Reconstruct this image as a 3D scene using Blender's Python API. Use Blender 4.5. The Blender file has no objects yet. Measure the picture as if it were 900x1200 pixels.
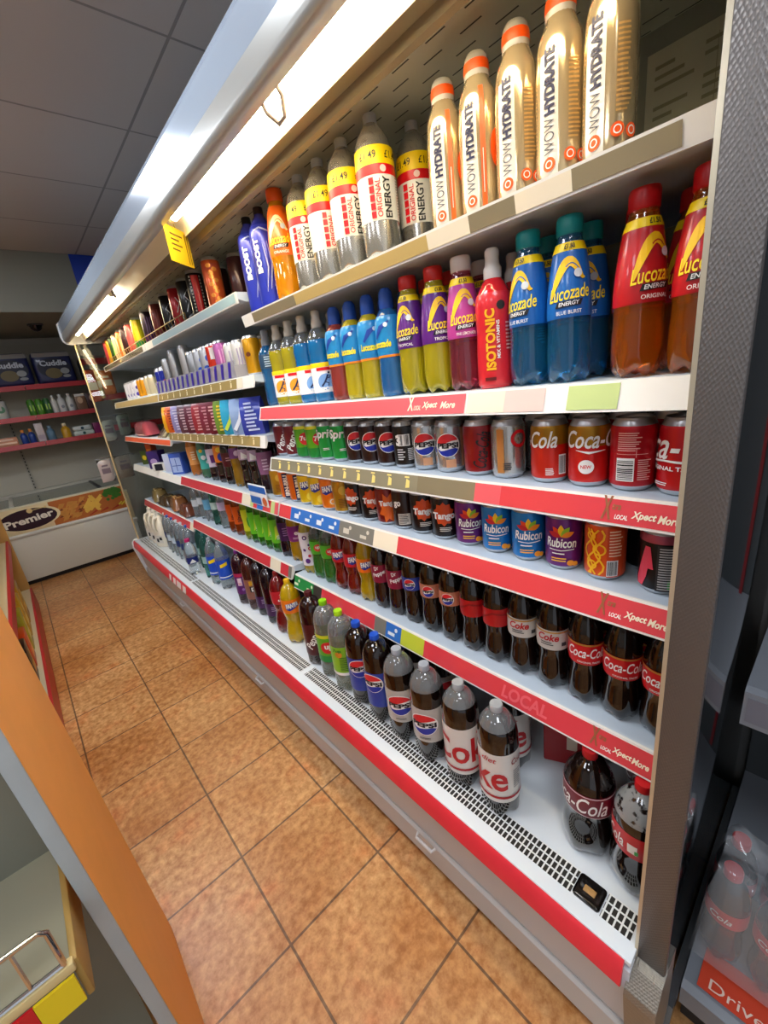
import bpy, bmesh, math, random
from mathutils import Vector, Matrix
random.seed(7)
S = bpy.context.scene
COL = S.collection
H = 1.348                       # camera height; shelf levels below are given relative to it
PI = math.pi
RAD = math.radians

# ------------------------------------------------------------------ materials
def lin(h):
    h = h.lstrip('#'); o = []
    for i in (0, 2, 4):
        c = int(h[i:i+2], 16)/255
        o.append(c/12.92 if c <= .04045 else ((c+.055)/1.055)**2.4)
    return (*o, 1)
MATS = {}
def M(col, rough=.4, metal=0., trans=0., ior=1.45, coat=0., emit=0., kind='', vary=.0, alpha=1.):
    key = (col, rough, metal, trans, ior, coat, emit, kind, vary, alpha)
    if key in MATS: return MATS[key]
    m = bpy.data.materials.new('%s_%s' % (kind or 'surface', col.strip('#')))
    m.use_nodes = True
    nt = m.node_tree; b = nt.nodes['Principled BSDF']
    b.inputs['Base Color'].default_value = lin(col)
    b.inputs['Roughness'].default_value = rough
    b.inputs['Metallic'].default_value = metal
    b.inputs['Transmission Weight'].default_value = trans
    b.inputs['IOR'].default_value = ior
    b.inputs['Coat Weight'].default_value = coat
    b.inputs['Coat Roughness'].default_value = .05
    b.inputs['Alpha'].default_value = alpha
    if emit:
        b.inputs['Emission Color'].default_value = lin(col)
        b.inputs['Emission Strength'].default_value = emit
    L = nt.links.new
    if vary:
        tc = nt.nodes.new('ShaderNodeTexCoord'); n = nt.nodes.new('ShaderNodeTexNoise')
        n.inputs['Scale'].default_value = 18; n.inputs['Detail'].default_value = 5
        mx = nt.nodes.new('ShaderNodeMix'); mx.data_type = 'RGBA'
        c = lin(col)
        mx.inputs[6].default_value = (*[v*(1-vary) for v in c[:3]], 1)
        mx.inputs[7].default_value = (*[min(1, v*(1+vary)) for v in c[:3]], 1)
        L(tc.outputs['Object'], n.inputs['Vector']); L(n.outputs['Fac'], mx.inputs[0]); L(mx.outputs[2], b.inputs['Base Color'])
    if kind == 'frosted_foam':
        tc = nt.nodes.new('ShaderNodeTexCoord'); n = nt.nodes.new('ShaderNodeTexNoise'); n.inputs['Scale'].default_value = 70; n.inputs['Detail'].default_value = 4
        r = nt.nodes.new('ShaderNodeValToRGB'); r.color_ramp.elements[0].position = .40; r.color_ramp.elements[1].position = .47
        r.color_ramp.elements[0].color = lin('#140b0a'); r.color_ramp.elements[1].color = lin(col)
        L(tc.outputs['Object'], n.inputs['Vector']); L(n.outputs['Fac'], r.inputs[0]); L(r.outputs[0], b.inputs['Base Color'])
    if kind == 'hammered':
        tc = nt.nodes.new('ShaderNodeTexCoord'); v = nt.nodes.new('ShaderNodeTexVoronoi'); v.inputs['Scale'].default_value = 330
        v.inputs['Randomness'].default_value = .15
        bp = nt.nodes.new('ShaderNodeBump'); bp.inputs['Strength'].default_value = .7; bp.inputs['Distance'].default_value = .0015
        mp = nt.nodes.new('ShaderNodeMapping'); mp.inputs['Scale'].default_value = (1, 1, .6); mp.inputs['Rotation'].default_value = (.6, 0, 0)
        L(tc.outputs['Object'], mp.inputs[0]); L(mp.outputs[0], v.inputs['Vector']); L(v.outputs['Distance'], bp.inputs['Height']); L(bp.outputs[0], b.inputs['Normal'])
    MATS[key] = m
    return m
def tile_material(name, size, mortar, c1, c2, cm, ox, oy, rough, patch):
    m = bpy.data.materials.new(name); m.use_nodes = True
    nt = m.node_tree; b = nt.nodes['Principled BSDF']; L = nt.links.new
    tc = nt.nodes.new('ShaderNodeTexCoord'); mp = nt.nodes.new('ShaderNodeMapping')
    mp.inputs['Location'].default_value = (-ox, -oy, 0)
    br = nt.nodes.new('ShaderNodeTexBrick'); br.offset = 0; br.squash = 1
    br.inputs['Scale'].default_value = 1; br.inputs['Brick Width'].default_value = size; br.inputs['Row Height'].default_value = size
    br.inputs['Mortar Size'].default_value = mortar; br.inputs['Mortar Smooth'].default_value = .3; br.inputs['Bias'].default_value = 0
    br.inputs['Color1'].default_value = lin(c1); br.inputs['Color2'].default_value = lin(c2); br.inputs['Mortar'].default_value = lin(cm)
    L(tc.outputs['Object'], mp.inputs[0]); L(mp.outputs[0], br.inputs['Vector'])
    out = br.outputs['Color']
    if patch:
        for sc, lo, hi, ca, cb, det in patch:
            n = nt.nodes.new('ShaderNodeTexNoise'); n.inputs['Scale'].default_value = sc; n.inputs['Detail'].default_value = det
            n.inputs['Roughness'].default_value = .65
            r = nt.nodes.new('ShaderNodeValToRGB'); r.color_ramp.elements[0].position = lo; r.color_ramp.elements[1].position = hi
            r.color_ramp.elements[0].color = lin(ca); r.color_ramp.elements[1].color = lin(cb)
            mx = nt.nodes.new('ShaderNodeMix'); mx.data_type = 'RGBA'; mx.blend_type = 'MULTIPLY'; mx.inputs[0].default_value = 1
            L(tc.outputs['Object'], n.inputs['Vector']); L(n.outputs['Fac'], r.inputs[0]); L(out, mx.inputs[6]); L(r.outputs[0], mx.inputs[7]); out = mx.outputs[2]
    L(out, b.inputs['Base Color']); b.inputs['Roughness'].default_value = rough
    bp = nt.nodes.new('ShaderNodeBump'); bp.inputs['Strength'].default_value = .35; bp.inputs['Distance'].default_value = .003; bp.invert = True
    L(br.outputs['Fac'], bp.inputs['Height']); L(bp.outputs[0], b.inputs['Normal'])
    return m

def slot_material(name, col, px, py, fx, fy, stag):
    """dark slots in panel colour, the shade of the openings painted on: pitch px by py, open fractions fx and fy, every other row staggered"""
    if name in MATS: return MATS[name]
    m = bpy.data.materials.new(name); m.use_nodes = True; MATS[name] = m
    nt = m.node_tree; b = nt.nodes['Principled BSDF']; L = nt.links.new
    tc = nt.nodes.new('ShaderNodeTexCoord'); sp = nt.nodes.new('ShaderNodeSeparateXYZ'); L(tc.outputs['Object'], sp.inputs[0])
    def mt(op, a, v):
        n = nt.nodes.new('ShaderNodeMath'); n.operation = op
        for i, q in enumerate((a, v)):
            if q is None: continue
            if isinstance(q, (int, float)): n.inputs[i].default_value = q
            else: L(q, n.inputs[i])
        return n.outputs[0]
    x = mt('DIVIDE', mt('ADD', sp.outputs[0], px*600-.0145), px); row = mt('FLOOR', x, None)
    sx = mt('LESS_THAN', mt('FRACT', x, None), fx)
    y = mt('ADD', mt('DIVIDE', mt('ADD', sp.outputs[1], 10), py), mt('MULTIPLY', mt('MODULO', row, 2), stag))
    k = mt('MULTIPLY', sx, mt('LESS_THAN', mt('FRACT', y, None), fy))
    mx = nt.nodes.new('ShaderNodeMix'); mx.data_type = 'RGBA'; mx.inputs[6].default_value = lin(col); mx.inputs[7].default_value = lin('#191814')  # near-black colour stands for the shade inside the slots
    L(k, mx.inputs[0]); L(mx.outputs[2], b.inputs['Base Color']); b.inputs['Roughness'].default_value = .45
    return m

# ------------------------------------------------------------------ mesh helpers
def finish(name, bm, m, parent=None, loc=None, ang=.7, smooth=True):
    bmesh.ops.recalc_face_normals(bm, faces=bm.faces)
    for e in bm.edges:
        e.smooth = not (len(e.link_faces) == 2 and e.calc_face_angle(0) > ang)
    for f in bm.faces: f.smooth = smooth
    me = bpy.data.meshes.new(name); bm.to_mesh(me); bm.free()
    for x in (m if isinstance(m, (list, tuple)) else [m]): me.materials.append(x)
    o = bpy.data.objects.new(name, me); COL.objects.link(o)
    if parent: o.parent = parent
    if loc: o.location = loc
    return o
def tag(o, label=None, cat=None, group=None, kind=None):
    if label: o['label'] = label
    if cat: o['category'] = cat
    if group: o['group'] = group
    if kind: o['kind'] = kind
    return o
def thing(name, loc=(0, 0, 0), rz=0, label=None, cat=None, group=None):
    o = bpy.data.objects.new(name, None); COL.objects.link(o); o.location = loc; o.rotation_euler = (0, 0, rz)
    o.empty_display_size = .02
    return tag(o, label, cat, group)
def box(bm, x0, x1, y0, y1, z0, z1, bev=0, seg=2):
    b = bmesh.new()
    bmesh.ops.create_cube(b, size=1)
    for v in b.verts:
        v.co = Vector((x0+(v.co.x+.5)*(x1-x0), y0+(v.co.y+.5)*(y1-y0), z0+(v.co.z+.5)*(z1-z0)))
    if bev: bmesh.ops.bevel(b, geom=list(b.edges), offset=bev, segments=seg, affect='EDGES', profile=.5)
    add(bm, b)
def add(bm, b, mtx=None):
    if mtx is not None: b.transform(mtx)
    me = bpy.data.meshes.new('tmp'); b.to_mesh(me); b.free(); bm.from_mesh(me); bpy.data.meshes.remove(me)
def prism(bm, prof, y0, y1, axis='y'):
    """closed cross-section (a,b) swept from y0 to y1"""
    def P(a, b, t): return (a, t, b) if axis == 'y' else (t, a, b)
    A = [bm.verts.new(P(a, b, y0)) for a, b in prof]; B = [bm.verts.new(P(a, b, y1)) for a, b in prof]
    n = len(prof)
    for i in range(n): bm.faces.new((A[i], A[(i+1) % n], B[(i+1) % n], B[i]))
    bm.faces.new(A); bm.faces.new(B)
def tube(bm, pts, r, seg=8):
    pts = [Vector(p) for p in pts]; rings = []
    for i, p in enumerate(pts):
        d = (pts[min(i+1, len(pts)-1)]-pts[max(i-1, 0)]).normalized()
        a = d.orthogonal().normalized()
        if rings:
            a = (pa-d*pa.dot(d)).normalized()
        pa = a; b = d.cross(a)
        rings.append([bm.verts.new(p+(a*math.cos(2*PI*k/seg)+b*math.sin(2*PI*k/seg))*r) for k in range(seg)])
    for A, B in zip(rings, rings[1:]):
        for k in range(seg): bm.faces.new((A[k], A[(k+1) % seg], B[(k+1) % seg], B[k]))
    bm.faces.new(rings[0]); bm.faces.new(rings[-1])
def spl(p, n=4):
    out = []
    for i in range(len(p)-1):
        p0, p1, p2, p3 = p[max(i-1, 0)], p[i], p[i+1], p[min(i+2, len(p)-1)]
        for k in range(n):
            t = k/n
            r = .5*(2*p1[0]+(p2[0]-p0[0])*t+(2*p0[0]-5*p1[0]+4*p2[0]-p3[0])*t*t+(3*p1[0]-p0[0]-3*p2[0]+p3[0])*t**3)
            z = p1[1]+(p2[1]-p1[1])*t
            out.append((r, z))
    return out+[p[-1]]
def radf(prof):
    def f(z):
        if z <= prof[0][1]: return prof[0][0]
        for (r0, z0), (r1, z1) in zip(prof, prof[1:]):
            if z0 <= z <= z1: return r0 if z1 == z0 else r0+(r1-r0)*(z-z0)/(z1-z0)
        return prof[-1][0]
    return f
def lathe(bm, prof, seg=24, lobes=0, lz=.04, la=.1, close=True, th0=None, th1=None):
    full = th0 is None
    n = seg if full else max(3, int(seg*(th1-th0)/(2*PI))+1)
    rings = []
    for r, z in prof:
        ring = []
        for k in range(n):
            th = 2*PI*k/n if full else th0+(th1-th0)*k/(n-1)
            rr = r; zz = z
            if lobes and z < lz:
                w = (1-z/lz)
                c = .5+.5*math.cos(lobes*th)
                rr = r*(1-la*w*(1-c)); zz = z+(1-c)*.009*w*w
            ring.append(bm.verts.new((-rr*math.cos(th), -rr*math.sin(th), zz)))
        rings.append(ring)
    for A, B in zip(rings, rings[1:]):
        for k in range(n if full else n-1):
            bm.faces.new((A[k], A[(k+1) % n], B[(k+1) % n], B[k]))
    if close and full:
        bm.faces.new(rings[0][::-1]); bm.faces.new(rings[-1])

# ------------------------------------------------------------------ lettering and flat graphics
TXT = {}
def text_mesh(t, bold, shear):
    k = (t, bold, shear)
    if k in TXT: return TXT[k]
    cu = bpy.data.curves.new('t', 'FONT'); cu.body = t; cu.size = 1; cu.offset = bold; cu.shear = shear; cu.resolution_u = 3
    o = bpy.data.objects.new('t', cu); COL.objects.link(o)
    bpy.context.view_layer.update()
    me = bpy.data.meshes.new_from_object(o.evaluated_get(bpy.context.evaluated_depsgraph_get()))
    bpy.data.objects.remove(o); bpy.data.curves.remove(cu)
    xs = [v.co.x for v in me.vertices]; ys = [v.co.y for v in me.vertices]
    for v in me.vertices:
        v.co = ((v.co.x-(min(xs)+max(xs))/2)/(max(xs)-min(xs)), (v.co.y-(min(ys)+max(ys))/2)/(max(ys)-min(ys)), 0)
    TXT[k] = me
    return me
def shapes_bm(shapes):
    bm = bmesh.new()
    for si, s in enumerate(shapes):
        b = bmesh.new()
        if s[0] == 'T':       # text, u, v, width, height, rotation, bold, shear
            _, t, u, v, w, h, rot, bold, sh = s
            b.from_mesh(text_mesh(t, bold, sh))
            b.transform(Matrix.Translation((u, v, 0)) @ Matrix.Rotation(RAD(rot), 4, 'Z') @ Matrix.Diagonal((w, h, 1, 1)))
        else:
            if s[0] == 'C': pts = [(s[1]+s[3]*math.cos(2*PI*i/24), s[2]+(s[4] if len(s) > 4 else s[3])*math.sin(2*PI*i/24)) for i in range(24)]
            elif s[0] == 'R': pts = [(s[1], s[2]), (s[3], s[2]), (s[3], s[4]), (s[1], s[4])]
            else: pts = s[1]
            if s[0] == 'O':   # ring u,v,r,width
                _, u, v, r, w = s
                A = [b.verts.new((u+r*math.cos(i*PI/12), v+r*math.sin(i*PI/12), 0)) for i in range(24)]
                B = [b.verts.new((u+(r-w)*math.cos(i*PI/12), v+(r-w)*math.sin(i*PI/12), 0)) for i in range(24)]
                for i in range(24): b.faces.new((A[i], A[(i+1) % 24], B[(i+1) % 24], B[i]))
            elif s[0] == 'S':  # stroke along points with width
                P = [Vector((x, y, 0)) for x, y in s[1]]; w = s[2]; A = []
                for i, p in enumerate(P):
                    d = (P[min(i+1, len(P)-1)]-P[max(i-1, 0)]).normalized(); n = Vector((-d.y, d.x, 0))
                    ww = w*(s[3][i] if len(s) > 3 else 1)/2
                    A.append((b.verts.new(p+n*ww), b.verts.new(p-n*ww)))
                for (a0, b0), (a1, b1) in zip(A, A[1:]): b.faces.new((a0, b0, b1, a1))
            else:
                b.faces.new([b.verts.new((x, y, 0)) for x, y in pts])
        add(bm, b, Matrix.Translation((0, 0, si*(6e-5 if len(shapes) < 20 else 2e-5))))
    bmesh.ops.triangulate(bm, faces=[f for f in bm.faces if len(f.verts) > 4])
    return bm
def cut(bm, ustep, vstep):
    if not bm.verts: return
    for ax, st in ((0, ustep), (1, vstep)):
        if not st: continue
        lo = min(v.co[ax] for v in bm.verts); hi = max(v.co[ax] for v in bm.verts)
        k = math.floor(lo/st)+1
        while k*st < hi-1e-6:
            co = [0, 0, 0]; no = [0, 0, 0]; co[ax] = k*st; no[ax] = 1
            bmesh.ops.bisect_plane(bm, geom=list(bm.verts)+list(bm.edges)+list(bm.faces), plane_co=co, plane_no=no, dist=1e-6)
            k += 1
def wrap(name, shapes, rf, R, th, off, m, parent):
    bm = shapes_bm(shapes); cut(bm, R*.2, .012)
    t0 = RAD(th)
    for v in bm.verts:
        a = t0+v.co.x/R; r = rf(v.co.y)+off+v.co.z*.5
        v.co = Vector((-r*math.cos(a), -r*math.sin(a), v.co.y))
    me = bpy.data.meshes.new(name); bm.normal_update(); bm.to_mesh(me); bm.free(); me.materials.append(m)
    o = bpy.data.objects.new(name, me); COL.objects.link(o); o.parent = parent
    return o
def flat(name, shapes, org, ud, vd, m, parent=None, off=.0008):
    bm = shapes_bm(shapes)
    ud = Vector(ud).normalized(); vd = Vector(vd).normalized(); n = ud.cross(vd); org = Vector(org)
    for v in bm.verts: v.co = org+ud*v.co.x+vd*v.co.y+n*(off+v.co.z)
    me = bpy.data.meshes.new(name); bm.normal_update(); bm.to_mesh(me); bm.free(); me.materials.append(m)
    o = bpy.data.objects.new(name, me); COL.objects.link(o)
    if parent: o.parent = parent
    return o
def T(t, u, v, w, h, rot=0, b=.02, sh=0.): return ('T', t, u, v, w, h, rot, b, sh)

# common materials
WHITE = M('#f2f2ee', .35); PAPER = M('#f3f0e6', .6); BLACK = M('#0c0c0d', .4); INK = M('#1a1a1c', .5)
SILVER = M('#c9cbce', .28, .9); CHROME = M('#d5d6d8', .15, 1.); GREY = M('#8d9092', .45); DGREY = M('#3a3c3f', .5)
RED = M('#d3101c', .35); GOLD = M('#c79a4a', .35, .5); YELLOW = M('#f7d400', .4); ORANGE = M('#f0560f', .35); GREEN = M('#2aa336', .4)
CLEARP = M('#dfe3e4', .05, 0, .9, 1.25, coat=.8)

# ------------------------------------------------------------------ drinks: profiles
def sc(p, k): return [(r*k, z*k) for r, z in p]
PROF = {
 'can': [(.0245, 0), (.0272, .001), (.0322, .009), (.0330, .013), (.0330, .098), (.0316, .1035)],
 'tall': [(.0245, 0), (.0272, .001), (.0322, .009), (.0330, .013), (.0330, .151), (.0316, .1565)],
 'slim': [(.020, 0), (.0225, .001), (.0260, .007), (.0265, .011), (.0265, .119), (.0250, .1245)],
 'luc': spl([(.027, 0), (.0325, .008), (.0335, .03), (.0332, .06), (.0322, .085), (.0333, .105), (.0325, .13), (.0292, .163), (.0240, .195), (.0192, .209), (.0178, .2165)]),
 'sport': spl([(.029, 0), (.0325, .008), (.033, .03), (.0322, .06), (.0312, .088), (.0325, .105), (.033, .15), (.0300, .172), (.021, .188), (.0140, .196)]),
 'pow': spl([(.033, 0), (.0370, .008), (.0370, .06), (.0370, .10), (.0352, .13), (.0368, .152), (.034, .182), (.023, .205), (.0160, .213)]),
 'iso': spl([(.030, 0), (.0335, .008), (.0335, .06), (.0322, .10), (.0335, .135), (.0315, .160), (.021, .182), (.0140, .192)]),
 'wow': spl([(.028, 0), (.0325, .008), (.0335, .04), (.0335, .10), (.0330, .135), (.0322, .147), (.0295, .170), (.0215, .188), (.0190, .195)]),
 'en': spl([(.033, 0), (.0400, .010), (.0410, .03), (.0410, .10), (.0410, .180), (.0396, .203), (.0335, .225), (.0215, .243), (.0140, .252)]),
 'boost': spl([(.034, 0), (.0375, .008), (.0380, .05), (.0380, .17), (.0345, .200), (.0210, .224), (.0140, .234)]),
 'cola': spl([(.026, 0), (.0312, .010), (.0325, .033), (.0296, .065), (.0290, .083), (.0325, .108), (.0325, .148), (.0312, .165), (.0245, .190), (.0165, .206), (.0132, .213)]),
 'std': spl([(.027, 0), (.0315, .010), (.0320, .05), (.0296, .085), (.0320, .110), (.0320, .155), (.0300, .172), (.0225, .194), (.0155, .207), (.0132, .213)]),
 'fan': spl([(.027, 0), (.0325, .010), (.0332, .035), (.0275, .070), (.0300, .090), (.0328, .110), (.0328, .150), (.0305, .170), (.0225, .194), (.0132, .213)]),
 'big': spl([(.038, 0), (.0440, .010), (.0452, .03), (.0452, .12), (.0452, .228), (.0438, .252), (.0385, .275), (.0275, .294), (.0160, .304), (.0138, .309)]),
 'bigf': spl([(.038, 0), (.0462, .012), (.0470, .055), (.0370, .115), (.0420, .150), (.0460, .180), (.0460, .230), (.0420, .256), (.0300, .284), (.0140, .306)]),
 'con': sc(spl([(.040, 0), (.0485, .015), (.0505, .06), (.0455, .115), (.0490, .145), (.0500, .165), (.0495, .195), (.0440, .222), (.0290, .250), (.0145, .268)]), .93),
 'water': spl([(.027, 0), (.0315, .008), (.0318, .05), (.0305, .06), (.0318, .07), (.0318, .15), (.0290, .172), (.0200, .198), (.0132, .211)]),
 'bigw': spl([(.038, 0), (.0425, .010), (.0430, .08), (.0410, .09), (.0430, .10), (.0430, .21), (.0370, .25), (.0220, .288), (.0140, .300)]),
}
PROF['luc1'] = sc(PROF['luc'], 1.15)
CAPS = {   # profile, relative to the neck top
 'screw': [(.0148, -.002), (.0150, .000), (.0150, .013), (.0140, .0155), (.0, .0156)],
 'big': [(.0140, -.001), (.0142, .001), (.0142, .015), (.0134, .0172), (.0, .0173)],
 'wide': [(.0192, .001), (.0196, .002), (.0196, .022), (.0182, .0262), (.0, .0263)],
 'wide1': [(.0220, .001), (.0226, .002), (.0226, .025), (.0210, .030), (.0, .0301)],
 'sport': [(.0155, -.003), (.0160, 0), (.0160, .014), (.0128, .020), (.0118, .030), (.0128, .036), (.0124, .043), (.0095, .0465), (.0, .047)],
 'dome': [(.0165, -.003), (.0172, 0), (.0172, .018), (.0155, .032), (.0100, .040), (.0, .0415)],
 'wowcap': [(.0196, -.003), (.0202, 0), (.0202, .012), (.0190, .022), (.0150, .029), (.0080, .0325), (.0, .033)],
}
KIND = {}
def can(kind, desc, body, decs=(), prof='can', rough=.3, metal=.35, bands=(), plural='drink cans', lid=SILVER):
    KIND[kind] = dict(t='can', desc=desc, body=M(body, rough, metal, coat=.3) if isinstance(body, str) else body, decs=decs, prof=prof, bands=bands, plural=plural, name='drink_can', cat='can', lid=lid)
def bottle(kind, desc, prof, liquid, cap, capmat, bands=(), decs=(), level=None, clear=None, lobes=5, trans=.0, rough=.12, plural='drink bottles', name='drink_bottle', lmat=None):
    m = lmat or M(liquid, min(rough, .06), 0, trans, 1.33, coat=1.)
    KIND[kind] = dict(t='bottle', desc=desc, body=m, decs=decs, prof=prof, cap=cap, capmat=capmat, bands=bands, level=level, clear=clear or CLEARP, lobes=lobes, plural=plural, name=name, cat='bottle')
def build(kind):
    k = KIND[kind]; prof = PROF[k['prof']]; rf = radf(prof); R = max(r for r, z in prof)
    root = thing(k['name'])
    bm = bmesh.new()
    if k['t'] == 'can':
        lathe(bm, prof, 28)
        body = finish('body', bm, [k['body'], SILVER], root)
        for f in body.data.polygons:
            if f.center.z < .0085: f.material_index = 1
        r, z = prof[-1]; bm = bmesh.new()
        lathe(bm, [(r+.0001, z-.0005), (r-.004, z+.008), (r-.0045, z+.011), (r-.0055, z+.0118), (r-.0065, z+.0105), (r-.0075, z+.0070), (r-.0095, z+.0066), (.0002, z+.0068)], 28)
        lid = finish('lid', bm, k['lid'], root)
        bm = bmesh.new()
        lathe(bm, [(.0002, z+.0069), (.0075, z+.0069), (.0078, z+.0078), (.0075, z+.0084), (.0002, z+.0084)], 14)
        for v in bm.verts: v.co.x = v.co.x*1.6-.004
        finish('pull_tab', bm, SILVER, lid)
    else:
        P = list(prof)
        if k['level']:
            P = [p for p in P if abs(p[1]-k['level']) > .004]+[(rf(k['level']), k['level'])]; P.sort(key=lambda p: p[1])
        lathe(bm, P, 30 if k['lobes'] else 24, k['lobes'], .03*R/.033, .16)
        body = finish('body', bm, [k['body'], k['clear']], root, ang=.9)
        if k['level']:
            for f in body.data.polygons:
                if f.center.z > k['level']: f.material_index = 1
        r, z = prof[-1]; bm = bmesh.new()
        lathe(bm, [(.011, z-.004)]+[(a, z+b) for a, b in CAPS[k['cap']]][:-1]+[(.0003, z+CAPS[k['cap']][-1][1])], 20)
        cap = finish('cap', bm, k['capmat'], root)
        if k['cap'] == 'wowcap':
            bm = bmesh.new(); lathe(bm, [(.0206, z+.004), (.0206, z+.011), (.0199, z+.0175)], 20, close=False)
            finish('cap_band', bm, ORANGE, cap)
    base = body
    for i, bd in enumerate(k['bands']):
        z0, z1, m = bd[:3]
        pz = [z0]+[z for r, z in prof if z0+.001 < z < z1-.001]+[z1]
        bm = bmesh.new()
        kw = dict(th0=RAD(bd[3]), th1=RAD(bd[4])) if len(bd) > 3 else {}
        lathe(bm, [(rf(z)+.0005+.0002*i, z) for z in pz], 36, close=False, **kw)
        o = finish('label' if i == 0 else 'label_band', bm, m, root if i == 0 else base)
        if i == 0: base = o
    for i, (nm, m, shapes, th) in enumerate(k['decs']):
        wrap(nm, shapes, rf, R, th, .0014+.00022*i, m, base)
    return root
PLACED = []
def clone(root):
    r = root.copy(); COL.objects.link(r)
    for c in root.children:
        d = c.copy(); COL.objects.link(d); d.parent = r
        for g in c.children:
            e = g.copy(); COL.objects.link(e); e.parent = d
    return r
PROTO = {}; USED = set()
def place(kind, x, y, zr, d=0, where='', row=0, k=1.):
    """kind at (x,y) on level zr; d turns its front (degrees) away from the view direction"""
    if kind not in PROTO: PROTO[kind] = build(kind)
    if kind in USED: r = clone(PROTO[kind])
    else: r = PROTO[kind]; USED.add(kind)
    r.location = (x, y, zr+H+.0006)
    r.rotation_euler = (0, 0, math.atan2(y, x)+RAD(d))
    if k != 1.: r.scale = k if isinstance(k, tuple) else (k, k, k)
    PLACED.append((r, kind, where, row, y))
    return r
ORD = ['second', 'third', 'fourth', 'fifth', 'sixth', 'seventh', 'eighth']
def label_all():
    groups = {}
    for p in PLACED: groups.setdefault((p[1], p[2], p[3]), []).append(p)
    for (kind, where, row), L in groups.items():
        k = KIND[kind]; L.sort(key=lambda p: -p[4]); n = len(L)
        nums = {2: 'two', 3: 'three', 4: 'four', 5: 'five', 6: 'six', 7: 'seven', 8: 'eight'}
        for i, p in enumerate(L):
            pre = ''
            if n == 2: pre = ('left' if i == 0 else 'right')+' of two: '
            elif n > 2: pre = ('leftmost' if i == 0 else 'rightmost' if i == n-1 else ORD[i-1])+' of %s: ' % nums[n]
            r = p[0]
            sh = where.split(' of ')[0]
            for w in (where, where.replace('shelf beyond near bay', 'shelf, farther bays'), sh, ''):
                for q in ((', in back row,' if row else ','), (', back row,' if row else ',')):
                    lab = (pre+k['desc']+q+' '+w).strip(' ,')
                    if len(lab.replace('-', ' ').split()) <= 16: break
                else: continue
                break
            r['label'] = lab
            r['category'] = k['cat']
            r['group'] = k['plural']+(' in the back row' if row else '')+' on '+where

# ------------------------------------------------------------------ drinks: kinds
def lett(m, *a, th=0, **k): return ('lettering', m, [T(*a, **k)], th)
def globe(v, r, txt=True, th=0):
    n = 13
    wav = [(-1+2*i/(n-1)) for i in range(n)]
    up = [(r*.97*t, v+r*(.30+.10*math.sin(t*2.4))) for t in wav]
    up = [(u, max(vv, v)) for u, vv in up]
    def arc(a0, a1, rr): return [(rr*math.cos(a0+(a1-a0)*i/14), v+rr*math.sin(a0+(a1-a0)*i/14)) for i in range(15)]
    U = arc(RAD(24), RAD(165), r*.93)
    Lw = arc(RAD(195), RAD(336), r*.93)
    upper = U+[(-.9*r*(1-2*i/6)*1.0, v+r*(.24+.13*math.sin(-2.2+4.4*i/6))) for i in range(1, 6)]
    lower = Lw+[(.88*r*(1-2*i/6), v+r*(-.36+.10*math.sin(2.2-4.4*i/6))) for i in range(1, 6)]
    out = [('emblem', WHITE, [('C', 0, v, r)], th), ('emblem_upper', M('#d8262f', .35), [('P', upper)], th), ('emblem_lower', M('#1b2f9e', .35), [('P', lower)], th)]
    if txt: out.append(lett(INK, 'PEPSI', 0, v-.02*r, r*1.75, r*.46, b=.05, th=th))
    return out
def barcode(u, v, w, h, th=0, white=WHITE):
    bars = []; x = u-w*.44; rnd = random.Random(5)
    while x < u+w*.42:
        t = w*rnd.choice((.02, .035, .055)); bars.append(('R', x, v-h*.44, x+t, v+h*.44)); x += t+w*rnd.choice((.03, .05))
    return [('barcode_panel', white, [('R', u-w/2, v-h/2, u+w/2, v+h/2)], th), ('barcode_lines', INK, bars, th)]
def hbarcode(u, v, w, h, th=0):
    bars = []; y = v-h*.44; rnd = random.Random(9)
    while y < v+h*.42:
        t = h*rnd.choice((.02, .035, .055)); bars.append(('R', u-w*.44, y, u+w*.44, y+t)); y += t+h*rnd.choice((.03, .05))
    return [('barcode_panel', WHITE, [('R', u-w/2, v-h/2, u+w/2, v+h/2)], th), ('barcode_lines', INK, bars, th)]
def lines(u, v, w, h, n, m, th=0, name='small_print'):
    rnd = random.Random(int(u*999)+n)
    return (name, m, [('R', u-w/2, v+h/2-(i+.7)*h/n, u-w/2+w*rnd.uniform(.65, 1), v+h/2-(i+.25)*h/n) for i in range(n)], th)
CR = '#c4101a'
# 330 ml cans, third shelf
can('coke', 'red cola can with large white script', CR, [lett(WHITE, 'Coca-Cola', 0, .076, .180, .042, b=.01, sh=.35), lett(WHITE, 'ORIGINAL TASTE', -.004, .042, .080, .0065), ('swoosh', WHITE, [('S', [(-.07, .053), (-.04, .050), (-.01, .0535), (.03, .0505), (.06, .054)], .004, (.2, 1, .7, 1, .2))], 0), lines(-.012, .018, .028, .006, 2, WHITE)])
can('coke_code', 'red can turned to its white barcode and small print', '#bb1220', hbarcode(-.010, .036, .025, .037)+[lines(-.003, .080, .036, .030, 9, M('#e9a8a4', .5)), lines(.017, .036, .02, .034, 10, M('#e9a8a4', .5)), ('frame', M('#e9a8a4', .5), [('R', -.022, .0605, .02, .0612), ('R', .004, .056, .0046, .07)], 0)])
can('coke_gold_tail', 'red and gold cola can showing the last letters ola', '#cf2a1c', [lett(WHITE, 'Coca-Cola', -.045, .080, .115, .03, b=.015, sh=.35)]+barcode(.022, .034, .014, .036)+[lines(.0, .022, .014, .014, 5, WHITE)], bands=[(.070, .1035, M('#a8791f', .3, .6))])
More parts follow.
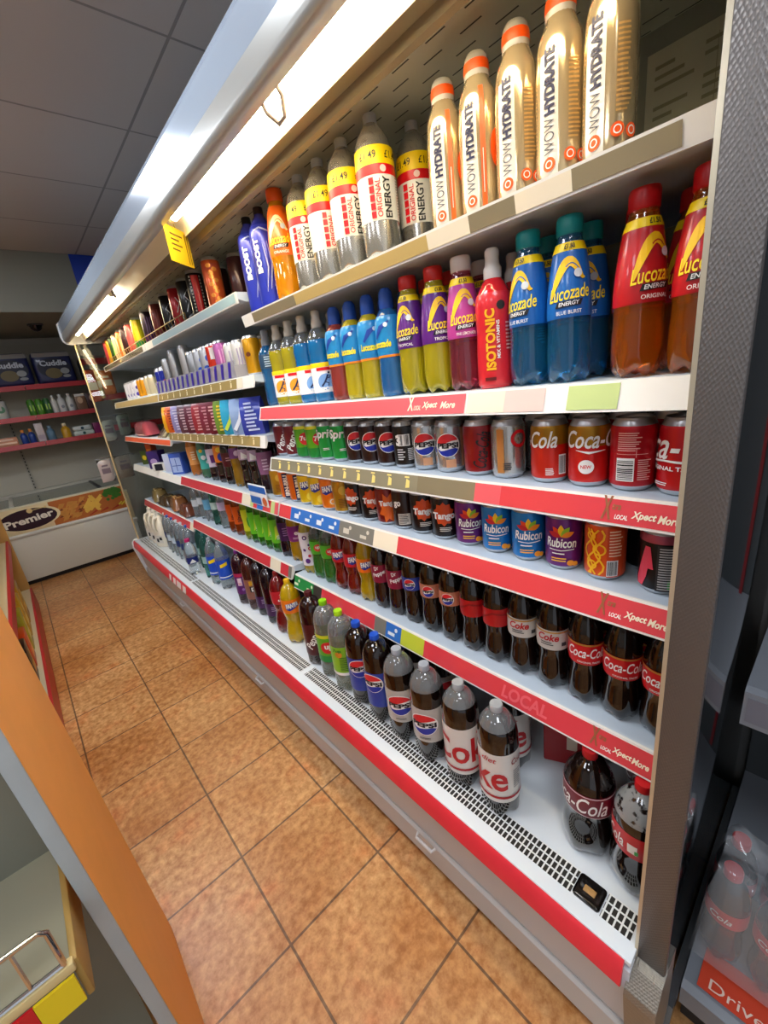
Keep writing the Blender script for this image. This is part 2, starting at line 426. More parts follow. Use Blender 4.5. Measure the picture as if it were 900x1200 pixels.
can('coke_gold_new', 'red and gold cola can with round white badge', '#cf1f1c', [lett(WHITE, 'Coca-Cola', .018, .082, .115, .03, b=.015, sh=.35), ('badge', WHITE, [('C', -.004, .036, .012)], 0), lett(RED, 'NEW', -.004, .036, .016, .006), ('swoosh', WHITE, [('S', [(-.02, .064), (0, .060), (.025, .063)], .004, (.2, 1, .2))], 0)], bands=[(.070, .1035, M('#a8791f', .3, .6))])
can('diet_can', 'silver cola can with copper stripe and red ring', '#bdbcb8', [('stripe', M('#c98d4e', .35, .4), [('R', -.022, .012, -.008, .098)], 0), ('emblem_ring', RED, [('O', .022, .078, .017, .006)], 0), lines(0, .025, .02, .015, 4, DGREY)], rough=.22, metal=.8)
can('zero_can', 'dark red can with black vertical script', '#8e0f16', [lett(INK, 'Coca-Cola', .004, .055, .075, .028, rot=80, b=.01, sh=.35)])
can('pmax_can', 'silver cola can with round red, white and blue emblem', '#b9bbbd', [('stripe', M('#d9a078', .4, .3), [('R', .026, .012, .034, .098), ('R', -.010, .012, .012, .03)], 0)]+globe(.062, .0265, th=-8), rough=.22, metal=.8)
can('pep_code', 'dark cola can turned to white barcode', '#17110f', barcode(-.006, .070, .03, .028)+[lines(.014, .035, .024, .03, 9, M('#cfcfcf', .5)), lines(-.014, .035, .02, .03, 5, M('#cfcfcf', .5)), lett(WHITE, '31', -.015, .07, .022, .026, b=.05)])
can('pep_can', 'dark cola can with round red, white and blue emblem', '#2a1210', globe(.062, .0265, th=-4))
can('sprite', 'green lemon-lime can with large white lettering', '#0f9a3d', [lett(WHITE, 'Sprite', 0, .078, .085, .034, b=.03, sh=.2), lines(0, .035, .02, .008, 2, WHITE)])
can('seven', 'yellow-green soda can with red disc', '#5fae1e', [('emblem', M('#d6202a', .35), [('C', 0, .062, .020)], 0), lett(WHITE, '7up', 0, .062, .032, .020, b=.03)], bands=[(.004, .035, M('#1d8a37', .3, .3)), (.094, .1035, M('#d8d02a', .3, .3))])
can('pepper', 'maroon can with steep white script', '#6d1220', [lett(WHITE, 'Pepper', -.002, .060, .085, .034, rot=66, b=.02, sh=.25), lines(.012, .016, .02, .008, 3, WHITE)])
# fourth shelf
can('pinkA', 'black energy can with pink angular mark and small print', '#121013', [('mark', M('#e0435a', .4), [('P', [(-.026, .025), (-.012, .083), (-.004, .083), (.002, .045), (-.006, .045), (-.008, .03), (-.014, .012), (-.026, .012)])], 0), ('print_panel', M('#232326', .5), [('R', .006, .008, .05, .088)], 0), lines(.026, .048, .034, .074, 17, M('#b9bcbe', .5)), ('green_mark', GREEN, [('R', .022, .012, .034, .028)], 0)], bands=[(.09, .1035, M('#b0556a', .3, .6))])
can('swirl', 'orange can with yellow swirls and white barcode', '#e2571b', [('swirls', M('#f7b81e', .4), [('S', [(-.026+.016*math.sin(i*.9+j*2.1)*(.5)+j*.006, .012+i*.0085) for i in range(11)], .0032) for j in range(4)]+[('O', -.02, .03, .009, .003), ('O', -.008, .06, .011, .003), ('O', -.022, .085, .008, .003)], 0), ('print_panel', M('#d0471c', .4), [('R', .004, .008, .048, .102)], 0), lines(.020, .072, .026, .05, 9, M('#f3c9a8', .5))]+barcode(.013, .026, .018, .03))
def leaf(cx, cy, k):
    out = []
    for a, c in ((-38, '#e8461e'), (0, '#f6c21c'), (36, '#8fbf2a'), (-70, '#c72833'), (66, '#f08a1c')):
        p = []
        for t in range(9):
            s = t/8; w = .0052*math.sin(PI*s)*k
            p.append((w, s*.024*k))
        q = [(-x, y) for x, y in p[::-1]][1:-1]
        ca, sa = math.cos(RAD(-a)), math.sin(RAD(-a))
        out.append(('petal', M(c, .4), [('P', [(cx+x*ca-y*sa, cy+x*sa+y*ca) for x, y in p+q])], 0))
    return out
for nm, col, ds in (('rub_p', '#6a1f74', 'purple'), ('rub_b', '#1478c2', 'bright blue')):
    can(nm, ds+' fruit drink can with flame-like leaves', col, leaf(0, .070, 1)+[lett(WHITE, 'Rubicon', 0, .058, .052, .019, b=.02, sh=.15), ('underline', WHITE, [('S', [(-.02, .044), (0, .0425), (.022, .0455)], .0016)], 0), lines(0, .036, .03, .005, 1, WHITE), ('fruit', M('#f0951c', .4), [('C', .016, .018, .006), ('C', .024, .016, .005)], 0), lines(-.003, .024, .026, .01, 2, M('#f1b436', .5))])
can('tango', 'black can with orange burst behind white word', '#191213', [('burst', M('#c8481a', .4), [('P', [(math.cos(i*PI/10)*(.026 if i % 2 else .021), .066+math.sin(i*PI/10)*(.030 if i % 2 else .024)) for i in range(20)])], 0), lett(WHITE, 'Tango', 0, .060, .054, .022, b=.045), lines(.004, .028, .03, .012, 3, M('#d9d2c8', .5))])
can('tango_r', 'dark red can with orange flames and white word', '#7d1a14', [('burst', M('#d8601c', .4), [('P', [(math.cos(i*PI/8)*(.030 if i % 2 else .018), .05+math.sin(i*PI/8)*(.045 if i % 2 else .030)) for i in range(16)])], 0), lett(WHITE, 'Tango', 0, .062, .050, .02, b=.045)])
can('tango_code', 'dark brown can turned to its nutrition panel', '#2a1512', [('print_panel', M('#c9c0b4', .5), [('R', -.02, .015, .012, .045)], 0), lines(-.004, .03, .028, .026, 6, INK), lett(WHITE, 'go', -.02, .07, .02, .018, b=.04)])
can('golden', 'gold fizzy drink can with small printed grid', '#b98718', [lines(0, .035, .036, .03, 7, M('#7a4a12', .5)), ('badge', M('#d8b23c', .4), [('C', 0, .075, .014)], 0)], metal=.5)
def fanta(v, k=1):
    return [('blob', M('#23318f', .4), [('P', [(-.024*k, v-.013*k), (-.010*k, v-.019*k), (.012*k, v-.010*k), (.026*k, v-.002*k), (.022*k, v+.010*k), (-.002*k, v+.012*k), (-.026*k, v+.008*k)])], 0), lett(WHITE, 'FANTA', 0, v+.002*k, .048*k, .020*k, rot=6, b=.05, sh=.15)]
can('fan_l', 'yellow lemon soda can with blue splash', '#ecc416', fanta(.072)+[('fruit', M('#f7e046', .4), [('C', .008, .03, .014)], 0)])
can('fan_o', 'orange soda can with blue splash', '#ef7a12', fanta(.072)+[('fruit', M('#f9a53a', .4), [('C', .008, .03, .013)], 0), ('fruit_ring', WHITE, [('O', .008, .03, .009, .003)], 0)])
can('irn', 'orange can with navy vertical lettering band', '#e66a12', [('stripe', M('#1c2350', .4), [('R', -.012, .006, .012, .1)], 0), lett(M('#f2e9d8', .4), 'IRN-BRU', 0, .054, .078, .016, rot=90, b=.05)])
# second shelf bottles
def lucozade(kind, desc, liq, lab, capc, sub, trans=.85, cap='wide', prof='luc', k=1., swc='#f4c418', band=True):
    Lm = M(lab, .3, coat=.3)
    bands = [(.0985*k, .206*k, Lm)]
    if band: bands.append((.193*k, .2055*k, YELLOW))
    arc = [(-.028+.054*t, .128+.050*math.sin(min(1., t*1.12)*PI*.86)**.8) for t in [q/14 for q in range(15)]]
    d = [('swoosh', M(swc, .35), [('S', [(u*k, v*k) for u, v in arc], .012*k, [.15+1.1*math.sin(PI*(q/14)**.8)**.8 for q in range(15)])], 0),
         ('swoosh_gap', Lm, [('S', [(u*k+.003, v*k-.003) for u, v in arc[5:12]], .0016*k)], 0),
         lett(M('#fbe02a', .35), 'Lucozade', 0, .134*k, .064*k, .020*k, rot=3, b=.012, sh=.25),
         ('name_box', INK, [('P', [(-.020*k, .1135*k), (.017*k, .1150*k), (.020*k, .1235*k), (-.017*k, .1220*k)])], 0),
         lett(M('#e8ecf0', .4), 'ENERGY', 0, .1185*k, .030*k, .0060*k, rot=2, b=.02, sh=.2), lett(WHITE, sub, 0, .106*k, .036*k, .0056*k, b=.01)]
    if band: d.append(lett(INK, '£1.50', 0, .199*k, .020*k, .0075*k, b=.03))
    d.append(('sticker', M('#cfd6dc', .4), [('C', -.016*k, .160*k, .0062*k)], 50))
    bottle(kind, desc, prof, liq, cap, M(capc, .35), bands, d, trans=trans, plural='energy drink bottles', rough=.03)
lucozade('luc_red', 'amber drink bottle with red label and red cap', '#f08018', '#b3141c', '#c3121a', 'ORIGINAL')
lucozade('luc_blue', 'turquoise drink bottle with blue label and teal cap', '#2a98d4', '#1560b0', '#0f8f93', 'BLUE BURST')
lucozade('luc_pink', 'pink drink bottle with pale cap and magenta label', '#d8506a', '#b23c8e', '#d8cfc8', 'PINK LEMONADE')
lucozade('luc_pur', 'yellow drink bottle with purple label and red cap', '#b9aa1c', '#5a1f7c', '#c8231c', 'TROPICAL', trans=.35)
lucozade('luc_org', 'large orange bottle with orange label and cap', '#f8a411', '#ee6a12', '#ea5a10', 'ORANGE', cap='wide1', prof='luc1', k=1.15, trans=.5, swc='#fbe9b0', band=False)
bottle('iso', 'red isotonic drink bottle with white sport cap', 'iso', '#d0202a', 'sport', M('#ddd8d2', .4), [(.004, .165, M('#c8222c', .3, coat=.3))], [lett(M('#f3b41c', .4), 'ISOTONIC', -.008, .085, .105, .018, rot=90, b=.04), lett(WHITE, 'MIX & VITAMINS', .006, .085, .065, .006, rot=90), ('badge', INK, [('C', .012, .142, .0075)], 0), lines(.026, .09, .012, .05, 8, M('#e7a8a4', .5)), ('base_mark', M('#5a1216', .4), [('R', -.02, .014, 0, .02)], 0)], lobes=0, plural='sport drink bottles')
for nm, ds, liq, cc in (('lsp_blue', 'dark blue', '#2468a8', '#2450a8'), ('lsp_yel', 'yellow', '#c2b020', '#2450a8'), ('lsp_red', 'raspberry brown', '#9c3a34', '#2450a8')):
    bottle(nm, ds+' sport drink bottle with blue sleeve and blue cap', 'sport', liq, 'dome', M(cc, .4), [(.088, .178, M('#1f86c4', .3, coat=.3)), (.088, .093, M('#f08a1c', .4))], [lett(M('#f4e22a', .4), 'Lucozade', -.012, .118, .05, .016, b=.04, sh=.2), ('swoosh', M('#1b3f9a', .4), [('S', [(-.025, .13), (-.01, .152), (.012, .165)], .012, (.4, 1, .3))], 0), ('sticker', M('#d8e4ee', .4), [('C', .004, .158, .005)], 0)], trans=.35, plural='sport drink bottles', lobes=0)
for nm, ds, liq, lb in (('pow_y', 'yellow', '#b4a81e', '#f0a02a'), ('pow_b', 'deep blue', '#1474b4', '#7aa8e0')):
    bottle(nm, ds+' sport drink bottle with pale cap and runner label', 'pow', liq, 'sport', M('#cfcabc', .45), [(.026, .112, M('#eef0f2', .4)), (.099, .112, YELLOW)], [('title_bar', RED, [('R', -.024, .089, .022, .098)], 0), ('glow', M(lb, .4), [('C', 0, .056, .024, .024)], 0), ('runner', M('#14204e', .4), [('S', [(-.014, .044), (-.004, .056), (.002, .067), (.006, .076)], .005), ('S', [(-.004, .056), (.006, .052), (.004, .044)], .003), ('S', [(.0, .067), (.009, .067), (.013, .074)], .0025), ('C', .009, .082, .0030)], 0), lett(WHITE, 'SPORT', .002, .036, .040, .011, b=.05)], trans=.3, plural='sport drink bottles', lobes=0, level=.178)
bottle('blue_slim', 'clear-shouldered blue drink bottle with dark label', 'sport', '#1a6fae', 'sport', M('#8c9298', .4), [(.12, .165, M('#23405c', .4))], [lines(0, .142, .034, .036, 5, M('#bcd4e4', .4))], trans=.5, plural='sport drink bottles', lobes=0)
# top shelf
WARM_CLEAR = M('#cdb78e', .14, .6, coat=.6)  # clear bottle; gold of the reflected warm surroundings put into base colour
def wow(kind, desc, stripe):
    d = [lett(M('#23264a', .4), 'HYDRATE', -.004, .117, .074, .0150, rot=90, b=.05), lett(M('#4a4c58', .4), 'WOW', -.004, .055, .042, .0145, rot=90, b=-.005), ('badge', ORANGE, [('C', -.004, .022, .0085)], 0), ('badge_mark', WHITE, [('O', -.004, .022, .005, .0015)], 0)]
    if stripe: d += [('stripe', ORANGE, [('R', .0135, .006, .021, .172)], 0), ('stripe_print', WHITE, [('R', .0165, .03, .0175, .09)], 0), ('badge_edge', ORANGE, [('C', .040, .09, .011, .026)], 0)]
    else: d += [('badges', ORANGE, [('C', .024, .028, .0080), ('C', .042, .026, .0078)], 0), ('badge_rings', WHITE, [('O', .024, .028, .005, .0014), ('O', .042, .026, .005, .0014)], 0), lines(.030, .09, .018, .09, 18, M('#b08a4e', .4))]
    bottle(kind, desc, 'wow', '#c9ad7c', 'wowcap', M('#e3ddd0', .2, 0, .35), [(.004, .150, M('#e9e4d8', .3, .3), -32, 14)], d, lmat=WARM_CLEAR, plural='hydration drink bottles', lobes=0)
wow('wow', 'gold sport water bottle with orange round badges', False)
wow('wow_s', 'gold sport water bottle with orange vertical stripe', True)
bottle('en', 'large silver energy bottle with yellow price band', 'en', '#8f8e88', 'big', M('#a3a6a8', .4), [(.072, .204, M('#efece2', .4)), (.171, .204, YELLOW), (.153, .171, RED)], [lett(INK, '£1.49', -.018, .187, .036, .0135, b=.005), lett(INK, '£1.49', .036, .187, .036, .0135, b=.005), ('badge', M('#f0c8c0', .4), [('C', .012, .162, .0065)], 0), lett(INK, 'ENERGY', .016, .112, .074, .015, rot=90, b=.02), lett(RED, 'ORIGINAL', -.002, .111, .068, .0105, rot=90, b=.01), ('blocks', RED, [('R', -.020, .076+i*.0150, -.010, .088+i*.0150) for i in range(5)], 0), lines(.05, .115, .02, .07, 14, M('#b8b2a8', .5))], lmat=M('#b4b2ac', .2, .8), plural='large energy bottles')
bottle('boost', 'dark blue energy bottle with silver slashes and black cap', 'boost', '#1e2a9c', 'big', BLACK, [(.004, .205, M('#2230a8', .3, .2, coat=.3))], [lett(WHITE, 'BOOST', -.018, .130, .085, .018, rot=90, b=.06), ('slashes', M('#aab4dc', .35), [('S', [(-.006+j*.012, .04+j*.006), (.008+j*.012, .10+j*.008), (.002+j*.013, .16+j*.003)], .004, (.3, 1, .2)) for j in range(4)]+[('S', [(-.02, .19), (0, .196), (.03, .185)], .004)], 0)], lobes=0, plural='dark blue energy bottles')
# tall energy cans, top shelf of the middle and far bays
def tall(kind, desc, body, decs=(), **k): can(kind, desc, body, decs, prof='tall', plural='tall energy cans', **k)
def claw(c, th=0): return ('claw_mark', M(c, .4), [('S', [(-.012, .13), (-.010, .09), (-.013, .045)], .005), ('S', [(0, .132), (.001, .09), (-.001, .04)], .005), ('S', [(.012, .13), (.010, .09), (.013, .05)], .005)], th)
tall('t_red', 'tall black can with red centre panel and dark lid', '#1a1214', [('panel', M('#c21a20', .3), [('R', -.014, .01, .016, .150)], 0)], lid=DGREY)
tall('t_orange', 'tall orange can with gold pattern', '#cf5a2c', [('pattern', M('#e0913a', .35, .3), [('C', .01*math.sin(i*2.3), .018+i*.012, .009, .007) for i in range(11)], 0), ('panel', M('#c04a30', .4), [('R', -.03, .125, .03, .145)], 0)], metal=.5)
tall('t_redblk', 'tall red can with black lettered edges', '#15110f', [('panel', M('#c4161e', .3), [('R', -.012, .02, .014, .148)], 0), ('edge_print', M('#b8b4ac', .4), [('R', -.021, .02+i*.012, -.015, .027+i*.012) for i in range(11)]+[('R', .017, .02+i*.012, .023, .027+i*.012) for i in range(11)], 0)])
tall('t_crimson', 'tall crimson can with pale scrawl', '#a8141c', [('scrawl', M('#d8c8c4', .4), [('S', [(-.01, .06), (.008, .10), (-.006, .12), (.010, .09), (0, .05)], .004)], 0)])
tall('t_black', 'tall black can with silver scrawl', '#141517', [('scrawl', M('#b8bec4', .35, .5), [('S', [(-.012, .04), (.006, .08), (-.01, .10), (.008, .125), (.012, .06)], .004), ('S', [(-.01, .02), (.012, .035)], .004)], 0)])
tall('t_brown', 'tall russet can with plain sides', '#6e2a24', [claw('#8a3a30')])
tall('t_plum', 'tall plum-black can with violet foot', '#2a1a26', [claw('#57406a')], bands=[(.006, .05, M('#4a2450', .3, .3))])
tall('t_lime', 'tall yellow and green can', '#b9b81c', [('panel', M('#e8c81c', .35), [('R', -.022, .05, .002, .15)], 0)], bands=[(.006, .045, M('#2a8a44', .3, .3))])
tall('t_pink', 'tall salmon pink can', '#e0605c', [('panel', M('#f0a050', .35), [('R', .006, .02, .02, .14)], 0)])
tall('t_dark', 'tall dark maroon can with no markings', '#3c1a1a')
tall('t_tanger', 'tall tangerine can with light stripe', '#ee7a2c', [('panel', M('#f7c08a', .35), [('R', -.02, .02, -.006, .14)], 0)])
tall('t_cream', 'tall cream can', '#e6cfa2', [claw('#c89a5c')])
tall('t_green', 'tall dark green can with claw mark', '#27481e', [claw('#6cc42a')])
tall('t_amber', 'tall amber yellow can', '#f0a41e', [claw('#f4dc4a')])
tall('t_rose', 'tall rose red can', '#c84450', [claw('#f0b0a8')])
tall('t_bronze', 'tall dim bronze can', '#6a4c34', [claw('#8a6a48')])
# second shelf, middle and far bay
tall('m_yellow', 'golden yellow can with dark emblem', '#d59a12', [('badge', M('#6a3210', .4), [('C', -.018, .09, .01)], 0)], metal=.5)
tall('m_white', 'white can with pale violet marks', '#d9d8d4', [claw('#a89ab8')])
can('m_pink', 'pink violet can', '#c46ab0', [claw('#e4a8d4')], prof='tall', plural='tall energy cans')
can('m_red', 'white-topped can with red body', '#d8341e', [('panel', M('#e8e4de', .4), [('R', -.02, .10, .02, .15)], 0)], prof='tall', plural='tall energy cans')
can('m_blue', 'silver can with cobalt blue patches', '#c4c6ca', [('patches', M('#1e56c8', .4), [('C', -.010, .06, .016, .024), ('C', .012, .085, .012, .02), ('C', .0, .115, .010, .014), ('C', .022, .04, .01, .02)], 0)], prof='tall', metal=.6, plural='tall energy cans')
can('m_silver', 'plain silver can', '#a9abad', prof='tall', metal=.8, plural='tall energy cans')
can('slim_b', 'slim silver can with turquoise base', '#c6c2be', bands=[(.006, .055, M('#1f86b4', .3, .3))], prof='tall', metal=.7, plural='tall energy cans')
can('slim_s', 'slim plain silver can', '#b9b7b6', prof='tall', metal=.8, plural='tall energy cans')
can('rb', 'silver and navy energy can with red disc', '#c8cad0', [('panel', M('#23309c', .35, .3), [('P', [(-.03, .06), (0, .06), (0, .115), (-.03, .115)]), ('P', [(0, .01), (.03, .01), (.03, .06), (0, .06)])], 0), ('badge', M('#d8342a', .4), [('C', 0, .062, .010)], 0)], prof='slim', metal=.6, plural='slim energy cans')
can('m_cream', 'pale cream can', '#d8caa4', prof='can', plural='small cans')
can('m_amber', 'amber can', '#d8931c', prof='can', plural='small cans')
can('m_multi', 'white can with violet blobs', '#e8e6ee', [('blobs', M('#3d2c94', .4), [('C', -.010, .03, .012), ('C', .012, .05, .010), ('C', -.006, .07, .011), ('C', .014, .085, .008), ('C', .022, .02, .008)], 0)], prof='can', plural='small cans')
# 500 ml bottles, fifth shelf
DK = '#120806'
def pet(kind, desc, prof, liq, z0, z1, lab, decs, capc='#a81018', trans=0, level=None, rough=.1, plural='half litre bottles', **k):
    bottle(kind, desc, prof, liq, 'screw', M(capc, .4), [(z0, z1, M(lab, .35, coat=.2))], decs, trans=trans, level=level, rough=rough, plural=plural, **k)
def cc(v, k=1, w=.066): return [lett(WHITE, 'Coca-Cola', 0, v, w*k, .020*k, b=.012, sh=.3)]
pet('c5', 'cola bottle with red label and white script', 'cola', DK, .098, .147, '#c8121c', cc(.127, 1.1)+[('gold_edge', GOLD, [('R', -.05, .1435, .05, .147)], 0), lett(WHITE, 'ORIGINAL TASTE', .004, .106, .042, .0045)])
pet('d5', 'diet cola bottle with silver label and red word', 'cola', DK, .102, .149, '#c9c5be', [lett(M('#b4141e', .4), 'Coke', -.006, .133, .042, .017, b=.03, sh=.25), ('gold_edge', GOLD, [('R', -.05, .1435, .05, .147)], 0), lines(-.006, .118, .03, .010, 2, DGREY), ('code_square', DGREY, [('R', .020, .113, .030, .122)], 0)], capc='#c0c0c0')
pet('z5', 'cola bottle with plain red label', 'cola', DK, .102, .148, '#b5121a', [('pattern', M('#8e0e14', .4), [('S', [(-.04, .12), (-.01, .138), (.03, .132)], .005)], 0)], capc='#151515')
pet('p5', 'cola bottle with copper label and round emblem', 'std', DK, .108, .148, '#c07a5c', globe(.128, .0165, th=-20), capc='#16181c')
pet('pb5', 'cola bottle with royal blue label and round emblem', 'std', DK, .108, .148, '#1c3c9c', globe(.128, .0165, th=-24), capc='#1c3ca0')
pet('dp5', 'dark bottle with raspberry label and white script', 'std', '#1c0a0c', .090, .150, '#8e1238', [lett(WHITE, 'Dr', -.010, .140, .016, .012, rot=20, b=.02, sh=.2), lett(WHITE, 'Pepper', 0, .122, .050, .017, rot=22, b=.02, sh=.2)], capc='#8c1420')
pet('fo5', 'yellow soda bottle with orange label', 'fan', '#d9b414', .105, .152, '#ee7412', fanta(.132, .9), trans=.5, capc='#e8781c')
pet('fr5', 'red soda bottle with crimson label and blue splash', 'fan', '#8a1a14', .105, .152, '#c01828', fanta(.132, .95), trans=.45, capc='#c01828')
pet('s5', 'green lemon-lime bottle with green label and red disc', 'std', '#3f9a3c', .100, .150, '#4fa82c', [('emblem', M('#d43a30', .4), [('C', 0, .126, .014)], 0), lett(WHITE, 'up', 0, .126, .016, .012, b=.03)], trans=.6, capc='#7ac024', level=.16)
pet('cart', 'straw-coloured drink bottle with white fruit-printed sleeve', 'std', '#c8b43c', .035, .170, '#e6e0e6', [('fruits', M('#5a2a78', .4), [('C', -.012, .15, .009), ('C', .014, .155, .010), ('C', -.014, .055, .010), ('C', .014, .085, .008), ('C', .0, .12, .005), ('C', .02, .05, .006), ('C', -.02, .10, .006)], 0), ('berries', M('#c02a44', .4), [('C', .004, .105, .009), ('C', -.004, .075, .006), ('C', .018, .125, .005)], 0), ('berry_dots', WHITE, [('C', .004, .105, .004), ('C', -.012, .15, .004), ('C', .014, .155, .005)], 0)], trans=.4, capc='#5a2a78')
pet('vim', 'yellow drink bottle with purple label', 'std', '#c79a1c', .085, .150, '#7a2474', [lett(WHITE, 'e', 0, .12, .014, .014, b=.03), lines(0, .10, .03, .01, 2, M('#e8c8e0', .5))], trans=.45, capc='#6a2068')
pet('dk5', 'dark purple drink bottle with violet label', 'std', '#140a18', .07, .15, '#3c1a4c', [lines(0, .11, .03, .04, 4, M('#9a78b0', .5))], capc='#2c1238')
pet('g5', 'green drink bottle with lime sleeve', 'std', '#2f7f1e', .045, .150, '#66c028', [('leaf_mark', M('#c8e03a', .4), [('P', [(-.016, .06), (.004, .08), (.016, .13), (-.006, .12)])], 0), lines(.004, .07, .02, .02, 3, WHITE)], trans=.35, capc='#2a8a2a')
pet('gy5', 'yellow-green drink bottle with lemon sleeve', 'std', '#8a9a1c', .045, .150, '#c8cc2a', [('leaf_mark', M('#3f9a2a', .4), [('C', 0, .09, .014, .03)], 0)], trans=.35, capc='#d8b01c')
pet('t5', 'orange-brown drink bottle with orange label', 'std', '#8c3a12', .06, .150, '#d85a1c', [lett(INK, 'Tango', 0, .11, .044, .018, rot=90, b=.03), lines(0, .08, .03, .02, 3, INK)], trans=.3, capc='#2a1a12')
# middle bay, fourth shelf
pet('pp5', 'dark bottle with pinkish purple label', 'std', '#1c0c18', .08, .17, '#8c5a80', [lines(0, .12, .03, .05, 4, M('#dcc4d8', .5))], capc='#3a1a3c')
pet('dw5', 'black drink bottle with pale lilac shoulder label', 'std', '#100a0e', .13, .175, '#b49ab4', [('panel', WHITE, [('P', [(-.025, .135), (.02, .135), (-.02, .165)])], 0)], capc='#2a1a2a')
pet('yp5', 'amber drink bottle with purple shoulder label', 'std', '#a87a14', .13, .175, '#6e3474', [('panel', M('#d8c0d8', .4), [('C', 0, .152, .012)], 0)], trans=.4, capc='#5a2a5c')
pet('dr5', 'near-black drink bottle with wine red label', 'std', '#120808', .085, .150, '#54141c', [lines(0, .12, .03, .02, 2, M('#c89a9a', .5))], capc='#7c141c')
pet('ob5', 'dark drink bottle with orange and blue label', 'std', '#1c0e10', .10, .180, '#e07a1c', [('blob', M('#2438a4', .4), [('C', 0, .125, .018, .02)], 0), ('panel', M('#f0c42a', .4), [('C', -.008, .16, .012)], 0)], capc='#2438a4')
pet('wp5', 'dark drink bottle with white and purple label', 'std', '#180c14', .07, .160, '#cfc4d4', [('panel', M('#5c2470', .4), [('R', -.018, .09, .014, .13)], 0), ('blob', M('#c22a3a', .4), [('C', .01, .08, .01)], 0)], capc='#5c2470')
pet('tl5', 'short bottle with teal and white label', 'std', '#4a7a5c', .05, .15, '#3aa69a', [('panel', M('#e4ecec', .4), [('C', -.008, .11, .012), ('C', .01, .085, .01)], 0), ('blob', M('#e8c02a', .4), [('C', -.014, .145, .009)], 0)], trans=.3, capc='#d8d8d0')
pet('og5', 'pale orange drink bottle with orange label', 'std', '#c8762c', .06, .16, '#d8904c', [lines(0, .11, .03, .05, 4, M('#f4dcc0', .5))], trans=.3, capc='#d8601c')
# water
WAT = M('#e8f2f6', .04, 0, .88, 1.28, coat=1.)
def water(kind, desc, prof, lab, capc, z0=.075, z1=.115, tint=None, decs=(), cap='screw'):
    bottle(kind, desc, prof, '#dfeef2', cap, M(capc, .4), [(z0, z1, M(lab, .4))], decs, lmat=tint or WAT, plural='water bottles', name='water_bottle')
water('w_pink', 'clear water bottle with pink cap and navy label', 'water', '#1c2c74', '#c2206c', decs=[('panel', WHITE, [('P', [(-.02, .08), (0, .105), (.02, .08)])], 0)])
water('w_lil', 'clear water bottle with lilac label', 'water', '#c8bcdc', '#7a5ab0', .10, .145)
water('w_sky', 'clear water bottle with sky blue label', 'water', '#6fb6dc', '#d8dce0', .07, .13)
water('w_plain', 'clear water bottle with white label', 'water', '#d4dce0', '#e4e8ea', .09, .13)
water('w_teal', 'green-tinted water bottle with pale label', 'water', '#bcd8d0', '#2a7c74', .09, .13, tint=M('#7cc4b0', .06, 0, .9, 1.25))
water('W_clear', 'large clear water bottle with blue cap', 'bigw', '#c4d4de', '#2a56a4', .11, .16, cap='big')
water('W_navy', 'large clear water bottle with navy label', 'bigw', '#24386c', '#c8d0d8', .11, .16, cap='big')
water('W_teal', 'large green-tinted water bottle', 'bigw', '#9cc4bc', '#2a6c6c', .11, .16, tint=M('#6cb8a8', .06, 0, .9, 1.25), cap='big')
water('W_blue', 'large flavoured water bottle with blue wrap and yellow tag', 'bigw', '#1c50c4', '#9aa0a8', .07, .20, decs=[('price_tag', YELLOW, [('P', [(-.028, .150), (.016, .162), (.016, .185), (-.028, .172)])], 0), ('white_line', WHITE, [('R', -.05, .082, .05, .088)], 0)], cap='big')
# big bottles on the deck
def big(kind, desc, liq, z0, z1, lab, decs, capc, prof='big', level=None, clear=None, trans=0, bands=()):
    bottle(kind, desc, prof, liq, 'big', M(capc, .4), [(z0, z1, M(lab, .35, coat=.2))]+list(bands), decs, trans=trans, level=level, clear=clear, rough=.08, plural='large soda bottles')
CLG = M('#d2d6d8', .04, 0, .8, 1.3, coat=1.)
big('B_diet', 'large diet cola bottle with silver and red label', DK, .056, .212, '#d9d6d0', [lett(M('#b9141e', .4), 'Coke', -.006, .138, .180, .084, b=.02), lett(M('#b9141e', .4), 'diet', .044, .194, .034, .016, b=.01, sh=.3), ('stripe', M('#a81420', .4), [('R', -.14, .070, .14, .078)], 0), lines(.108, .13, .022, .06, 9, M('#8a8a8c', .5)), lett(M('#8e1a24', .4), 'Coke', .110, .188, .034, .018, b=.01, sh=.3)], '#a4a8ab', level=.272, clear=CLG)
big('B_pmax', 'large cola bottle with silver label and clear shoulder', DK, .085, .205, '#b5b2ac', globe(.150, .038)+[lines(0, .10, .03, .008, 2, DGREY)], '#a0a8b2', level=.258, clear=CLG)
big('B_pblue', 'large cola bottle with royal blue label and blue cap', DK, .070, .205, '#1b3a9e', globe(.165, .036, th=-16)+barcode(.052, .10, .02, .04), '#1b50c4')
big('B_seven', 'large clear soda bottle with green and red label', '#a9b4a2', .080, .200, '#5aa822', [('emblem', M('#d42a2e', .4), [('C', -.012, .145, .026)], 0), lett(WHITE, 'up', -.008, .145, .03, .024, b=.04)], '#8ad014', level=.245, clear=CLG, trans=.75, bands=[(.08, .108, M('#1c8a3c', .4)), (.186, .2, M('#d4d82a', .4))])
big('B_seven_free', 'large clear soda bottle with lime and white label', '#a9b4a2', .080, .200, '#8cc428', [lines(.0, .13, .04, .06, 9, M('#33681c', .5)), ('badge', M('#d88a2a', .4), [('C', -.02, .17, .012)], 0), lett(M('#2a7c2c', .4), '7up', -.024, .185, .03, .016, b=.03)], '#a4d820', level=.225, clear=CLG, trans=.75, bands=[(.08, .092, WHITE)])
big('B_dp', 'large dark bottle with maroon label and white script', '#200b0d', .055, .200, '#4a1018', [lett(WHITE, 'Pepper', -.004, .135, .105, .040, rot=62, b=.02, sh=.2), lines(.02, .075, .04, .012, 2, M('#d8b4b0', .5))], '#4c1118')
